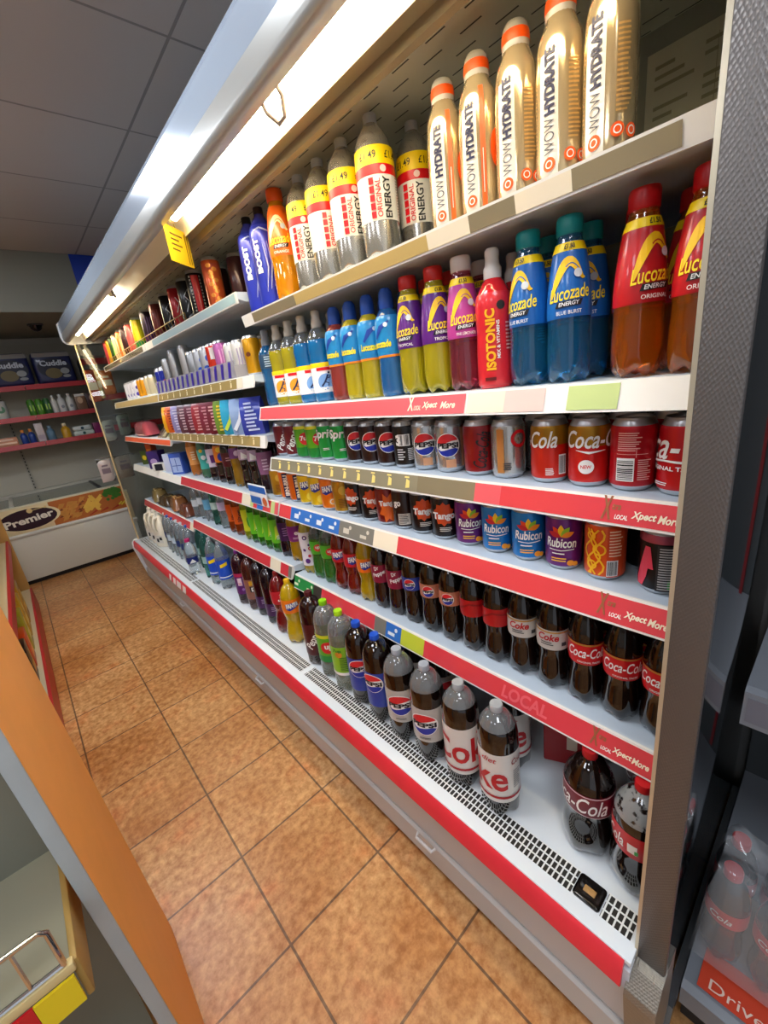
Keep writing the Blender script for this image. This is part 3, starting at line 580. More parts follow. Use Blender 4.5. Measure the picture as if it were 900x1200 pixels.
big('B_fan', 'large yellow soda bottle with orange label and blue splash', '#e6c118', .165, .235, '#f07d14', fanta(.205, 1.25), '#e8b81c', prof='bigf', trans=.45)
big('B_rose', 'large red soda bottle with pink-red label', '#7c1418', .165, .235, '#b8202e', [lett(WHITE, 'Soda', 0, .205, .05, .02, rot=70, b=.03)], '#7c1418', prof='bigf', trans=.3)
big('B_dark', 'large near-black bottle with purple foot label', '#150a12', .05, .12, '#43164e', [lines(0, .09, .04, .03, 3, M('#a890b4', .5))], '#1c1018')
big('B_ize', 'large brown bottle with gold and black label', '#401814', .07, .19, '#8c5a4c', [('panel', M('#d8a01c', .4), [('R', -.03, .155, .03, .182)], 0), ('panel_dark', INK, [('R', -.03, .115, .03, .148)], 0), lett(WHITE, 'IZE', 0, .131, .044, .024, b=.05)], '#2c1414')
big('B_pur', 'large dark bottle with purple berry label', '#2a0e18', .07, .20, '#5c1c68', [('panel', M('#b02450', .4), [('R', -.05, .180, .05, .2)], 0), ('berries', M('#9a6ab4', .4), [('C', .014, .16, .009), ('C', .02, .13, .008), ('C', -.006, .10, .008), ('C', .016, .10, .007)], 0), ('panel_light', M('#e0ccd8', .4), [('R', -.030, .125, -.006, .172)], 0), lett(RED, 'TO', -.018, .135, .018, .014, b=.03)], '#5c1c68')
big('B_coke', 'cola bottle with dark red label and white script', DK, .128, .186, '#6e1226', [lett(WHITE, 'Coca-Cola', -.006, .158, .132, .042, b=.008, sh=.3), ('edge_line', M('#e4c8cc', .4), [('R', -.16, .129, .16, .131), ('R', -.16, .183, .16, .185)], 0)], '#a01018', prof='con')
big('B_coke_frost', 'cola bottle with bright red label and frosted foamy shoulder', DK, .108, .172, '#c1131c', [lett(WHITE, 'Coca-Cola', -.062, .142, .085, .034, b=.012, sh=.3), ('print_panel', M('#d85a5a', .4), [('R', .020, .115, .06, .166)], 0), ('code_mark', PAPER, [('R', -.012, .125, .004, .150)], 0), ('green_mark', GREEN, [('R', .0, .126, .006, .138)], 0)], '#b8101a', prof='con', level=.192, clear=M('#85898b', .25, 0, 0, 1.4, coat=1., kind='frosted_foam'))

# ------------------------------------------------------------------ the room
floor = bmesh.new(); box(floor, -3.3, 2.2, -1.6, 5.45, -.08, 0)
tag(finish('floor', floor, tile_material('terracotta_tiles', .30, .0035, '#e8bf88', '#dfb27a', '#8a7258', .154, .174, .34,
    [(3.0, .35, .66, '#d8b894', '#ffffff', 4), (42, .36, .64, '#cbb294', '#ffffff', 6), (6., .52, .74, '#ffffff', '#f2c2a0', 3)]), smooth=False), kind='structure')
cl = bmesh.new(); box(cl, -3.3, 2.2, -1.6, 4.12, 2.5, 2.56)
tag(finish('ceiling', cl, tile_material('ceiling_tiles', .60, .006, '#bab3ae', '#b7b0ab', '#8c8784', .19, .52, .8, None), smooth=False), kind='structure')
cl = bmesh.new(); box(cl, -3.3, 2.2, 4.12, 4.20, 2.105, 2.56); box(cl, -3.3, 2.2, 4.20, 5.45, 2.105, 2.16)
tag(finish('trim_1', cl, M('#87897f', .7), smooth=False), kind='structure')
w = bmesh.new(); box(w, -3.3, 2.2, 5.37, 5.45, 0, 2.16)
tag(finish('wall_back', w, M('#bdb9ae', .7, vary=.05), smooth=False), kind='structure')
w = bmesh.new(); box(w, 1.32, 1.40, -1.6, 5.45, 0, 2.5)
tag(finish('wall_right', w, M('#7c7e7e', .7), smooth=False), kind='structure')
w = bmesh.new(); box(w, -3.3, -3.22, -1.6, 5.45, 0, 2.5)
tag(finish('wall_left', w, M('#a5a29a', .7), smooth=False), kind='structure')

# blue poster on the bulkhead
b = bmesh.new(); box(b, .742, 1.30, 4.108, 4.119, 2.14, 2.497, .001)
tag(finish('blue_panel', b, M('#1c3fae', .5)), 'plain blue panel fixed on the grey bulkhead under the ceiling', 'panel')
# dark dome camera under the lower ceiling
t = thing('dome_camera', (.45, 4.62, 2.105), label='dark dome security camera under the lowered ceiling at the far end', cat='camera')
b = bmesh.new(); lathe(b, [(.05, -.012), (.055, -.01), (.055, 0), (.04, 0)], 20); finish('mount', b, DGREY, t)
b = bmesh.new(); lathe(b, [(.0005, -.055), (.02, -.05), (.038, -.035), (.045, -.012)], 20); finish('dome', b, M('#0d0e12', .1), t)

# ------------------------------------------------------------------ the refrigerated cabinet
XB = 1.14                                     # inside of the back panel
Y0, Y1 = .12, 3.74
FW = M('#eceeec', .35); FG = M('#c3cad2', .4); SHW = M('#cbd8e2', .3)
fr = thing('refrigerated_cabinet', (.53, 1.93, 0), label='long open-front refrigerated drinks cabinet with white deck and red bumper', cat='fridge')
def part(name, bm, m, parent=fr, **k):
    bm.transform(Matrix.Translation(-Vector(ORG[parent.name]) if parent.name in ORG else Matrix.Identity(4).translation))
    return finish(name, bm, m, parent, **k)
ORG = {fr.name: (.53, 1.93, 0)}
def fpart(name, bm, m, **k):
    bm.transform(Matrix.Translation((-.53, -1.93, 0))); return finish(name, bm, m, fr, **k)
def reparent(o, p, org=(.53, 1.93, 0)):
    o.parent = p
    if p is fr: o.location = Vector(o.location)-Vector(org)
    return o
zd = H-.99
b = bmesh.new(); prism(b, [(.56, 0), (XB, 0), (XB, zd-.003), (.56, zd-.003)], Y0, Y1); fpart('plinth', b, M('#2a2b2c', .6), smooth=False)
b = bmesh.new(); prism(b, [(.505, zd-.062), (.512, zd-.062), (.542, .118), (.556, .118), (.556, zd-.02), (.51, zd-.02)], Y0, Y1); fpart('front_panel', b, FG, smooth=False)
b = bmesh.new(); prism(b, [(.530, .040), (.536, .036), (.560, .036), (.560, .112), (.540, .112), (.534, .105)], Y0, Y1); fpart('kick_rail', b, M('#b8b6b2', .4), smooth=False)
b = bmesh.new(); prism(b, [(.497, zd-.054), (.503, zd-.060), (.514, zd-.060), (.520, zd-.012), (.520, zd-.004), (.512, zd-.003), (.505, zd-.010)], Y0+.01, Y1); bump = fpart('bumper', b, M('#d9333f', .3, vary=.12))
for y0, y1 in ((2.44, 2.50), (2.53, 2.61), (2.63, 2.68), (2.72, 2.76)):
    flat('price_tag', [('R', -y1, 0, -y0, .040)], (.4985, 0, zd-.052), (0, -1, 0), (.02, 0, .10), PAPER, bump, .0022).location = (-.53, -1.93, 0)
for o in bump.children: o.location = (0-.53, 0-1.93, 0)
b = bmesh.new(); box(b, .513, XB, Y0, Y1, zd-.012, zd, .002); fpart('deck', b, M('#dae2e7', .25, coat=.2))
# air grille: little dark slots painted on the deck front, shade put into colour
for ya, yb in ((Y0+.012, .184), (.238, 1.215), (1.24, 2.45), (2.47, 3.70)):
    b = bmesh.new(); box(b, .5445, .5935, ya, yb, zd-.001, zd+.0007); fpart('air_grille', b, slot_material('grille_slots', '#dfe3e2', .0165, .0105, .80, .70, 0), smooth=False)
b = bmesh.new(); box(b, .545, .591, .186, .236, zd-.002, zd+.004, .006, 3); mod = fpart('sensor_window', b, M('#15110f', .15))
b = bmesh.new(); box(b, .562, .575, .200, .222, zd+.002, zd+.0055, .0015); b.transform(Matrix.Translation((-.53, -1.93, 0))); finish('sensor_strip', b, M('#a8814e', .5), mod)
for (yy) in (.62, 1.62, 2.72):            # finger pulls on the front panel
    b = bmesh.new(); tube(b, [(.521, yy-.032, .133), (.509, yy-.028, .131), (.509, yy+.028, .131), (.521, yy+.032, .133)], .0045, 8); fpart('panel_pull', b, M('#c8c6c2', .35))
# back panel, perforated top panel and hidden air duct
b = bmesh.new(); box(b, XB, XB+.05, Y0, Y1, 0, H+.66); fpart('back_panel', b, M('#8d8e80', .5, vary=.08), smooth=False)
b = bmesh.new(); prism(b, [(.662, H+.490), (.692, H+.519), (XB, H+.562), (XB, H+.570), (.688, H+.527), (.660, H+.498)], Y0, Y1); fpart('top_panel', b, slot_material('slotted_panel', '#c4c1ad', .042, .082, .09, .52, .5), smooth=False)
sl = (.556-.488)/(XB-.66)
# rating plate on the back panel
lb = bmesh.new(); box(lb, XB-.0025, XB-.0005, .16, .38, H+.365, H+.525, .0005); rp = fpart('rating_plate', lb, M('#c9c5ae', .5))
pl = []
for r in range(7):
    for c, (u0, u1) in enumerate(((-.365, -.30), (-.285, -.245), (-.23, -.175))):
        if (r+c) % 4 != 3: pl.append(('R', u0, .495-r*.016, u0+(u1-u0)*(.5+.5*((r*7+c*3) % 5)/4), .501-r*.016))
pl.append(('S', [(-.365, .382), (-.175, .382), (-.175, .385)], .0012)); pl.append(('R', -.2665, .38, -.2655, .505)); pl.append(T('CE', -.35, .385, .022, .012, b=0))
o = flat('plate_print', pl, (XB-.0025, 0, H), (0, -1, 0), (0, 0, 1), M('#9a9478', .6), rp, .0006); o.location = (-.53, -1.93, 0)
# canopy
b = bmesh.new(); prism(b, [(.486, H+.607), (.4875, H+.540), (.494, H+.540), (.494, H+.600), (1.19, H+.600), (1.19, H+.625), (.494, H+.625)], Y0, Y1)
fpart('canopy_fascia', b, M('#a9b8c8', .16, .2), smooth=False)
pr = [(.4872, H+.546)]+[(.5045-.0175*math.cos(RAD(a)), H+.512-.020*math.sin(RAD(a))) for a in range(0, 100, 12)]+[(.520, H+.493), (.524, H+.497), (.518, H+.507), (.500, H+.546)]
b = bmesh.new(); prism(b, pr, Y0, Y1); fpart('canopy_trim', b, M('#b9bcb8', .3, .4))
arc = [(.512, H+.508), (.518, H+.530), (.530, H+.550), (.548, H+.560), (.572, H+.558), (.594, H+.540), (.607, H+.515), (.611, H+.501)]
arc2 = spl([(z, x) for x, z in arc], 1)
b = bmesh.new(); prism(b, arc+[(x+.004, z+.006) for x, z in arc[::-1]], Y0, Y1); fpart('lamp_reflector', b, M('#efe6d0', .35))
b = bmesh.new(); prism(b, [(.611, H+.500), (.615, H+.500), (.620, H+.507), (.648, H+.5075), (.654, H+.492), (.666, H+.489), (.666, H+.499), (.652, H+.515), (.615, H+.515)], Y0, Y1); fpart('canopy_lip', b, M('#857658', .45), smooth=False)
b = bmesh.new(); prism(b, [(.480, H+.612), (.478, H+.530), (.484, H+.498), (.505, H+.480), (.53, H+.476), (.72, H+.472), (1.18, H+.530), (1.18, H+.63), (.5, H+.63)], Y1, Y1+.022); fpart('canopy_end_cap', b, M('#d9dedf', .35), smooth=False)
# end panels
b = bmesh.new(); box(b, .549, XB+.05, .083, .117, .15, H+.66, .002); fpart('end_panel', b, M('#15191c', .07, 0, 0, coat=.5))
b = bmesh.new(); box(b, .541, .553, .078, .123, H-1.01, H+.66, .003); trimo = fpart('end_panel_trim', b, M('#6d6a68', .42, .65, kind='hammered'))
b = bmesh.new(); box(b, .5405, .5435, .1185, .1235, H-1.01, H+.66); fpart('trim_edge', b, M('#cfc6ae', .3, .6), smooth=False)
b = bmesh.new(); prism(b, [(.497, H-1.055), (.50, H-1.04), (.525, H-1.012), (.56, H-1.005), (.60, H-1.012), (.60, .06), (.545, .06), (.53, .10)], .076, .124); fpart('bumper_end', b, M('#8f8b82', .42, .6, kind='hammered'), smooth=False)
b = bmesh.new(); prism(b, [(.575, .13), (XB+.05, .13), (XB+.05, .165), (.60, .165)], .068, .082); fpart('end_panel_foot_rail', b, M('#8f9498', .25, .9), smooth=False)
b = bmesh.new(); box(b, .549, XB, Y1, Y1+.008, zd-.01, H+.480, .001); fpart('glass_end', b, M('#dfe8e4', .02, 0, 1., 1.45))
b = bmesh.new(); box(b, .541, .551, Y1-.002, Y1+.012, zd-.01, H+.478, .002); fpart('glass_edge_strip', b, M('#d0b98c', .35, .4))
b = bmesh.new(); prism(b, [(.490, zd-.060), (.495, zd-.02), (.515, zd+.004), (.56, zd+.006), (.56, .04), (.535, .04)], Y1, Y1+.02); fpart('base_end_cap', b, M('#dfe2e2', .35), smooth=False)

# lamps
TUBE = M('#fff0d2', .5, emit=34.)
def lamp(y0, y1, label):
    t = thing('fluorescent_tube', (.560, (y0+y1)/2, H+.527), label=label, cat='lamp', group='fluorescent tubes in the canopy')
    def lp(name, bm, m): bm.transform(Matrix.Translation((-.560, -(y0+y1)/2, -H-.527))); return finish(name, bm, m, t)
    b = bmesh.new(); tube(b, [(.560, y0+.02, H+.527), (.560, y1-.02, H+.527)], .013, 16); lp('tube', b, TUBE)
    for yy, s in ((y0, 1), (y1, -1)):
        b = bmesh.new(); tube(b, [(.560, yy, H+.527), (.560, yy+s*.022, H+.527)], .014, 16); lp('end_cap', b, M('#d8d0bc', .4))
        b = bmesh.new(); box(b, .550, .570, min(yy, yy+s*.016), max(yy, yy+s*.016), H+.50+.03, H+.562, .002); lp('socket', b, M('#d9d4c6', .4))
lamp(.16, 1.47, 'long glowing tube lamp over the near half of the cabinet')
lamp(2.42, 3.62, 'shorter glowing tube lamp over the far end of the cabinet')
t = thing('wire_loop', (.526, .79, H+.503), label='small grey wire loop hanging from the canopy beside the glowing tube', cat='cable')
b = bmesh.new(); tube(b, [(-.006, .026, .004), (.004, .024, -.018), (.014, .004, -.040), (.016, -.014, -.036), (.010, -.024, -.012), (-.004, -.026, .004)], .0038, 8); finish('loop', b, M('#9a8a80', .5), t)
b = bmesh.new(); box(b, -.010, .004, -.034, .034, .001, .008, .002); finish('clip', b, M('#b9a070', .45), t)
t = thing('tube_clip', (.532, 2.30, H+.508), label='small grey tube clip under the canopy before the far lamp', cat='clip')
b = bmesh.new(); tube(b, [(0, -.02, .012), (.004, -.018, -.016), (.012, -.002, -.024), (.016, .014, -.014)], .005, 8); finish('hook', b, M('#a7a39a', .4), t)
b = bmesh.new(); box(b, -.006, .008, -.034, -.012, .004, .02, .002); finish('base', b, M('#c4bfb2', .4), t)
t = thing('yellow_tag', (.575, 1.50, H+.5), label='yellow warning label hanging from the end of the near tube lamp', cat='tag')
b = bmesh.new(); box(b, 0, .0016, -.062, .056, -.088, .012); b.transform(Matrix.Rotation(RAD(-52), 4, 'Z')); finish('card', b, M('#d9b21c', .5), t)
b = bmesh.new(); tube(b, [(.0, 0, .012), (-.004, .0, .03), (-.012, -.014, .032)], .0015, 6); finish('tie', b, M('#b49a2a', .5), t)
o = flat('print', [('R', -.042, -.012, .02, -.007), ('R', -.042, -.026, .0, -.021), ('R', -.042, -.04, .012, -.035), ('R', -.042, -.054, -.004, -.049), ('R', .032, -.08, .036, .004), ('R', .044, -.08, .048, .004)], (0, 0, 0), (math.sin(RAD(52)), math.cos(RAD(52)), 0), (0, 0, 1), M('#5a4414', .6), t, .0024)

# ------------------------------------------------------------------ shelves
GLASSY = M('#b8b39c', .15, .25); PINKR = M('#d8404c', .3); REDS = M('#d83f4a', .25, coat=.8); CLR = M('#b0a383', .12, .5, coat=.6)  # CLR: clear strip with its gold reflection put into the colour
SEG = {'red': REDS, 'pink': M('#dc5a62', .3), 'paper': M('#e8dfc8', .5), 'clear': CLR, 'white': M('#efeee8', .35), 'green': M('#b9cc86', .45), 'rose': M('#e8c4bc', .45), 'blue': M('#2f6fc4', .4), 'grey': M('#77766e', .35), 'lime': M('#bcc83a', .45), 'dgreen': M('#1f8a44', .45), 'dark': M('#3f3a34', .4), 'gold': M('#c8b072', .3, .2), 'orange': M('#e0603a', .4), 'sky': M('#9fc0cc', .4)}
MARKS = {'olive': (M('#e6d27a', .45), .062, 'card'), 'blue': (M('#dfe9f2', .45), .07, 'b'), 'goldp': (M('#e8d9a8', .4), .10, 'card'), 'dgreen': (M('#e4ecc8', .45), .05, 'b'), 'grey': (M('#cfcabc', .45), .08, 'b')}
SEG['olive'] = M('#99937a', .2, .2, coat=.6); SEG['goldp'] = M('#c0a86a', .25, .25, coat=.4)
def shelf(y0, y1, zt, strip, label, segs=(), texts=(), xf=.675, white_lip=False):
    """zt: level of the board; strip=(dx,height): how far the ticket rail leans out at its foot and how tall it is"""
    cy = (y0+y1)/2
    t = thing('shelf', (xf, cy, H+zt), label=label, cat='shelf', group='shelves of the refrigerated cabinet')
    def sp(name, bm, m, **k): bm.transform(Matrix.Translation((-xf, -cy, -H-zt))); return finish(name, bm, m, t, **k)
    z = H+zt; dx, h = strip
    b = bmesh.new(); prism(b, [(xf+.004, z-.0005), (xf+.004, z-.022), (xf+.03, z-.028), (1.10, z-.028), (1.10, z)], y0+.002, y1-.002); sp('board', b, SHW, smooth=False)
    b = bmesh.new(); prism(b, [(xf-.001, z), (xf+.004, z), (xf+.004, z-.024), (xf-dx+.006, z-h+.001), (xf-dx-.001, z-h)], y0+.004, y1-.004); rail = sp('ticket_rail', b, SEG['white'], smooth=False)
    for yy in (y0+.003, y1-.009):
        b = bmesh.new(); prism(b, [(.78, z-.028), (1.138, z-.028), (1.138, z-.085), (1.10, z-.085)], yy, yy+.006); sp('bracket', b, M('#b9bdbd', .4), smooth=False)
    vd = Vector((dx, 0, h)).normalized(); hh = math.hypot(dx, h)
    n = Vector((0, -1, 0)).cross(vd)
    for a, c, m in segs:
        a = max(a, y0+.005); c = min(c, y1-.005)
        o = flat('ticket_insert', [('R', -c, .004, -a, hh-.004)], (xf-dx-.001, 0, z-h), (0, -1, 0), vd, SEG[m], rail, .0012)
        o.location = (-xf, -cy, -z)
        if m in MARKS:
            mc, pitch, kind = MARKS[m]; sh_ = []; y = a+pitch*.5; q = 0
            while y < c-pitch*.3:
                if kind == 'card': sh_ += [('P', [(-y-.006, hh*.22), (-y+.007, hh*.26), (-y+.006, hh*.62), (-y-.005, hh*.70)]), ('R', -y-.011, hh*.74, -y+.004, hh*.82)]
                else: sh_ += [('R', -y-.018, hh*.28, -y+.010, hh*(.46+.12*(q % 2))), ('C', -y+.014, hh*.66, .006)]
                y += pitch; q += 1
            for s1 in sh_:
                o = flat('price_mark', [s1], (xf-dx-.001, 0, z-h), (0, -1, 0), vd, mc, rail, .0020); o.location = (-xf, -cy, -z)
    for tx, yc, v, w_, h_, m, sh in texts:
        o = flat('lettering', [T(tx, -yc, hh*v, w_, h_, b=.03, sh=sh)], (xf-dx-.001, 0, z-h), (0, -1, 0), vd, m, rail, .0020)
        o.location = (-xf, -cy, -z)
    return t
CRM = M('#f4e9d2', .4); DRD = M('#9a5a3a', .45)
def xpect(yl, yr, v=.42, k=1.):
    """logo and slogan between yl (left) and yr (right)"""
    L = yl-yr
    return [('X', yl-.012, .60, .016, .038, DRD, .1), ('tra', yl-.026, .66, .013, .010, DRD, .3), ('LOCAL', yl-.034, .32, .019, .0075, WHITE, .2), ('Xpect', yl-L*.58, v, .034*k, .015, CRM, .3), ('More', yl-L*.87, v, .028*k, .0125, CRM, .3)]
B0, B1, B2, B3 = .122, 1.388, 2.548, 3.735
shelf(B0, B1, .240, (-.006, .033), 'white top shelf of the near bay, topped with gold-reflecting clear and silver bottles', [(1.056, 1.31, 'clear'), (.80, 1.056, 'gold'), (.58, .80, 'gold'), (.486, .58, 'paper'), (.40, .486, 'clear'), (.313, .40, 'paper'), (.185, .313, 'clear')])
shelf(B0, B1, -.0465, (.014, .043), 'second shelf of the near bay with long pink-red strip, under bright drink bottles', [(.51, 1.375, 'pink'), (.424, .505, 'paper'), (.349, .424, 'rose'), (.236, .311, 'green')], [('X', .655, .6, .018, .03, CRM, .1), ('LOCAL', .635, .4, .02, .010, CRM, .2), ('Xpect', .600, .48, .042, .017, CRM, .3), ('More', .552, .48, .038, .014, CRM, .3)])
shelf(B0, B1, -.222, (.013, .044), 'third shelf of the near bay, carrying red and silver cola cans', [(.66, 1.375, 'olive'), (.50, .66, 'clear'), (.44, .50, 'pink'), (.13, .44, 'red')], xpect(.258, .146)+[('%d' % d, y, .35, .018, .020, YELLOW, 0) for d, y in ()])
shelf(B0, B1, -.392, (.017, .050), 'fourth shelf of the near bay, carrying tropical and orange soda cans', [(1.30, 1.385, 'red'), (1.009, 1.30, 'blue'), (.848, 1.009, 'grey'), (.753, .848, 'paper'), (.13, .753, 'red')], xpect(.258, .148))
shelf(B0, B1, -.685, (.016, .052), 'fifth shelf of the near bay, carrying half litre cola bottles', [(1.338, 1.385, 'dgreen'), (1.249, 1.338, 'dgreen'), (1.195, 1.249, 'dark'), (.903, 1.195, 'red'), (.851, .903, 'grey'), (.787, .851, 'blue'), (.698, .787, 'lime'), (.15, .698, 'red')], xpect(.262, .156)+[('LOCAL', .40, .5, .11, .030, M('#df5a64', .4), .15)])
shelf(B1, B2, .315, (.0, .034), 'white top shelf of the middle bay under tall energy cans', [(1.40, 2.4, 'sky')])
shelf(B2, B3, .315, (.0, .034), 'white top shelf of the far bay under tall energy cans', [(2.6, 3.7, 'clear')])
shelf(B1, B2, .062, (.008, .042), 'second shelf of the middle bay with gold price strip', [(1.52, 2.54, 'goldp'), (1.47, 1.52, 'paper')])
shelf(B2, B3, .062, (.008, .042), 'second shelf of the far bay with orange-gold price strip', [(2.56, 3.7, 'gold')])
shelf(B1, B2, -.145, (.010, .043), 'third shelf of the middle bay with gold price strip, holding striped packs', [(1.43, 2.54, 'goldp')])
shelf(B2, B3, -.185, (.010, .036), 'third shelf of the far bay with orange strip, holding sandwich packs', [(2.56, 3.72, 'orange')])
shelf(B1, B2, -.391, (.017, .050), 'fourth shelf of the middle bay with red strip and blue price cards', [(1.711, 2.54, 'red'), (1.629, 1.711, 'paper'), (1.60, 1.629, 'green'), (1.568, 1.60, 'red'), (1.515, 1.568, 'blue'), (1.45, 1.515, 'red'), (1.42, 1.45, 'green'), (1.393, 1.42, 'pink')])
shelf(B2, B3, -.402, (.014, .044), 'plain white fourth shelf of the far bay, holding boxes', [])
shelf(B1, B2, -.655, (.016, .052), 'fifth shelf of the middle bay with red strip, under green drink bottles', [(1.571, 2.54, 'red'), (1.483, 1.571, 'paper'), (1.42, 1.483, 'red'), (1.395, 1.42, 'grey')])
shelf(B2, B3, -.685, (.016, .050), 'fifth shelf of the far bay with dull red strip, holding dark packs', [(2.62, 3.725, 'red'), (2.55, 2.62, 'paper')])

# ------------------------------------------------------------------ stock: near bay
N1, N2, N3, N4, N5, ND = ['%s shelf of near bay' % s for s in ('top', 'second', 'third', 'fourth', 'fifth')]+['bottom deck of near bay']
for y, d in ((.290, -8), (.359, -2), (.428, -4)): place('wow', .735, y, .240, d-16, N1, 0, (1, 1, 1.02))
for y, d in ((.499, -12), (.570, -10)): place('wow_s', .735, y, .240, d-8, N1, 0, (1, 1, 1.02))
for y, d, x in ((.765, 6, .742), (.866, 8, .742), (.962, 22, .742), (1.052, -18, .742)): place('en', x, y, .240, d, N1)
place('en', .842, .742, .240, -12, N1+' rear', 0)
place('luc_org', .738, 1.168, .240, -8, N1)
place('boost', .735, 1.264, .240, -10, N1, 0, (1, 1, 1.07)); place('boost', .735, 1.345, .240, -4, N1, 0, (1, 1, 1.07))
for k, y, d in (('luc_red', .165, 4), ('luc_red', .240, 34), ('luc_blue', .343, 0), ('luc_blue', .413, -34), ('iso', .484, 0), ('luc_pink', .554, 6), ('luc_pur', .624, 20), ('luc_pur', .698, -30), ('lsp_blue', .770, -20), ('lsp_yel', .838, 12), ('lsp_yel', .908, -18), ('lsp_red', .976, -24)): place(k, .736, y, -.0465, d, N2)
for k, y, d in (('pow_b', 1.066, 4), ('pow_b', 1.146, 18), ('pow_y', 1.223, -4), ('pow_y', 1.300, -16)): place(k, .740, y, -.0465, d, N2, 0, (1, 1, .945))
place('blue_slim', .738, 1.376, -.0465, 0, N2)
for k, y in (('luc_red', .200), ('luc_red', .272), ('luc_blue', .345), ('luc_blue', .417), ('iso', .49), ('luc_pink', .563), ('luc_pur', .64), ('luc_pur', .712), ('lsp_blue', .79), ('lsp_yel', .862), ('lsp_red', .935), ('pow_b', 1.02), ('pow_b', 1.10), ('pow_y', 1.18), ('pow_y', 1.26)): place(k, .815 if k != 'luc_red' else .82, y, -.0465, -10, N2, 1)
for k, y, d in (('coke', .166, -26), ('coke_code', .235, 0), ('coke_gold_new', .304, 0), ('coke_gold_tail', .375, 0), ('diet_can', .462, 0), ('zero_can', .531, 0), ('pmax_can', .612, 0), ('pmax_can', .684, 0), ('pep_code', .751, 0), ('pep_can', .818, 4), ('pep_can', .885, 2), ('pep_can', .952, 2), ('sprite', 1.022, 0), ('sprite', 1.091, -20), ('seven', 1.160, 14), ('seven', 1.229, 0), ('pepper', 1.302, 0), ('pepper', 1.372, 0)): place(k, .734, y, -.222, d, N3)
for k, y in (('coke', .20), ('coke', .27), ('coke', .34), ('diet_can', .43), ('zero_can', .50), ('zero_can', .57), ('pmax_can', .65), ('pmax_can', .72), ('pep_can', .79), ('pep_can', .86), ('pep_can', .93), ('sprite', 1.0), ('sprite', 1.07), ('seven', 1.14), ('seven', 1.21), ('pepper', 1.28)): place(k, .804, y, -.222, 20, N3, 1)
for k, y, d in (('pinkA', .182, -22), ('swirl', .272, 0), ('rub_p', .347, -8), ('rub_b', .421, 0), ('rub_b', .495, -6), ('rub_p', .569, 0), ('tango', .643, -6), ('tango', .715, 0), ('tango_code', .783, 0), ('tango_r', .851, 0), ('tango', .921, 0), ('tango', .990, -40), ('golden', 1.060, 0), ('fan_o', 1.130, -10), ('fan_l', 1.200, -8), ('fan_l', 1.270, -6), ('irn', 1.340, 0)): place(k, .734, y, -.392, d, N4)
place('irn', .735, 1.408, -.391, -16, 'fourth shelf beside the gold cans'); place('golden', .735, 1.478, -.391, 0, 'fourth shelf of middle bay')
for k, y in (('pinkA', .225), ('swirl', .30), ('rub_p', .38), ('rub_b', .455), ('rub_b', .525), ('tango', .605), ('tango', .68), ('tango_r', .75), ('tango', .82), ('tango', .89), ('golden', .96), ('golden', 1.03), ('fan_o', 1.10), ('fan_l', 1.17), ('fan_l', 1.24), ('irn', 1.31)): place(k, .804, y, -.392, 30, N4, 1)
for k, y, d in (('c5', .164, -4), ('c5', .232, 4), ('c5', .300, 4), ('d5', .369, -6), ('d5', .440, -4), ('z5', .508, 0), ('z5', .576, 0), ('p5', .645, 0), ('p5', .714, 0), ('pb5', .783, 0), ('dp5', .852, 0), ('dp5', .921, -12), ('fo5', .992, 0), ('fr5', 1.062, 6), ('fr5', 1.132, -16), ('s5', 1.203, 0), ('s5', 1.272, -10), ('cart', 1.346, 0)): place(k, .735, y, -.685, d, N5)
for k, y in (('c5', .20), ('c5', .268), ('d5', .337), ('d5', .406), ('z5', .474), ('z5', .542), ('p5', .612), ('p5', .68), ('pb5', .75), ('dp5', .82), ('dp5', .89), ('fo5', .96), ('fr5', 1.03), ('fr5', 1.10), ('s5', 1.17), ('s5', 1.24), ('cart', 1.31)): place(k, .803, y, -.685, 10, N5, 1)
zk = -.99
place('B_coke_frost', .656, .160, zk, -6, ND, 0, (1, 1, .935)); place('B_coke', .664, .257, zk, -30, ND, 0, (1.03, 1.03, .935))
place('B_diet', .614, .437, zk, -84, ND, 0, (1, 1, .88)); place('B_diet', .614, .542, zk, 12, ND, 0, (1, 1, .88))
place('B_diet', .735, .478, zk, -60, ND+', rear', 0, (1, 1, .84))
for k, y, d, x in (('B_pmax', .650, -22, .612), ('B_pmax', .752, -14, .612), ('B_pblue', .852, -22, .618), ('B_pblue', .948, 0, .625), ('B_seven_free', 1.040, -4, .625), ('B_seven', 1.138, 0, .632), ('B_dp', 1.238, -6, .636)): place(k, x, y, zk, d, ND, 0, (1, 1, .88) if k[2] == 'p' else (1, 1, .9))
for k, y, x in (('B_pmax', .70, .728), ('B_pmax', .80, .728), ('B_pblue', .90, .73), ('B_dp', 1.19, .735), ('B_dp', 1.29, .74), ('B_coke', .18, .79)): place(k, x, y, zk, 20, ND, 1, .84 if k not in ('B_coke',) else 1)
MD = 'bottom deck of middle bay'
for k, y, x, d in (('B_fan', 1.428, .652, 0), ('B_rose', 1.535, .660, 0), ('B_dark', 1.640, .668, 0), ('B_dark', 1.745, .672, 0), ('B_ize', 1.838, .668, 10), ('B_pur', 1.935, .660, -4)): place(k, x, y, zk, d, MD, 0, .86)
for k, y, x in (('B_dark', 1.60, .775), ('B_ize', 1.78, .775), ('B_pur', 1.90, .775)): place(k, x, y, zk, 0, MD, 1, .86)
for k, y, x, d in (('W_blue', 2.19, .665, 6), ('W_blue', 2.30, .655, -16), ('W_teal', 2.42, .665, 0)): place(k, x, y, zk, d, MD, 0, .86)
FD = 'bottom deck of far bay'
place('w_pink', .610, 2.56, zk, 0, FD)
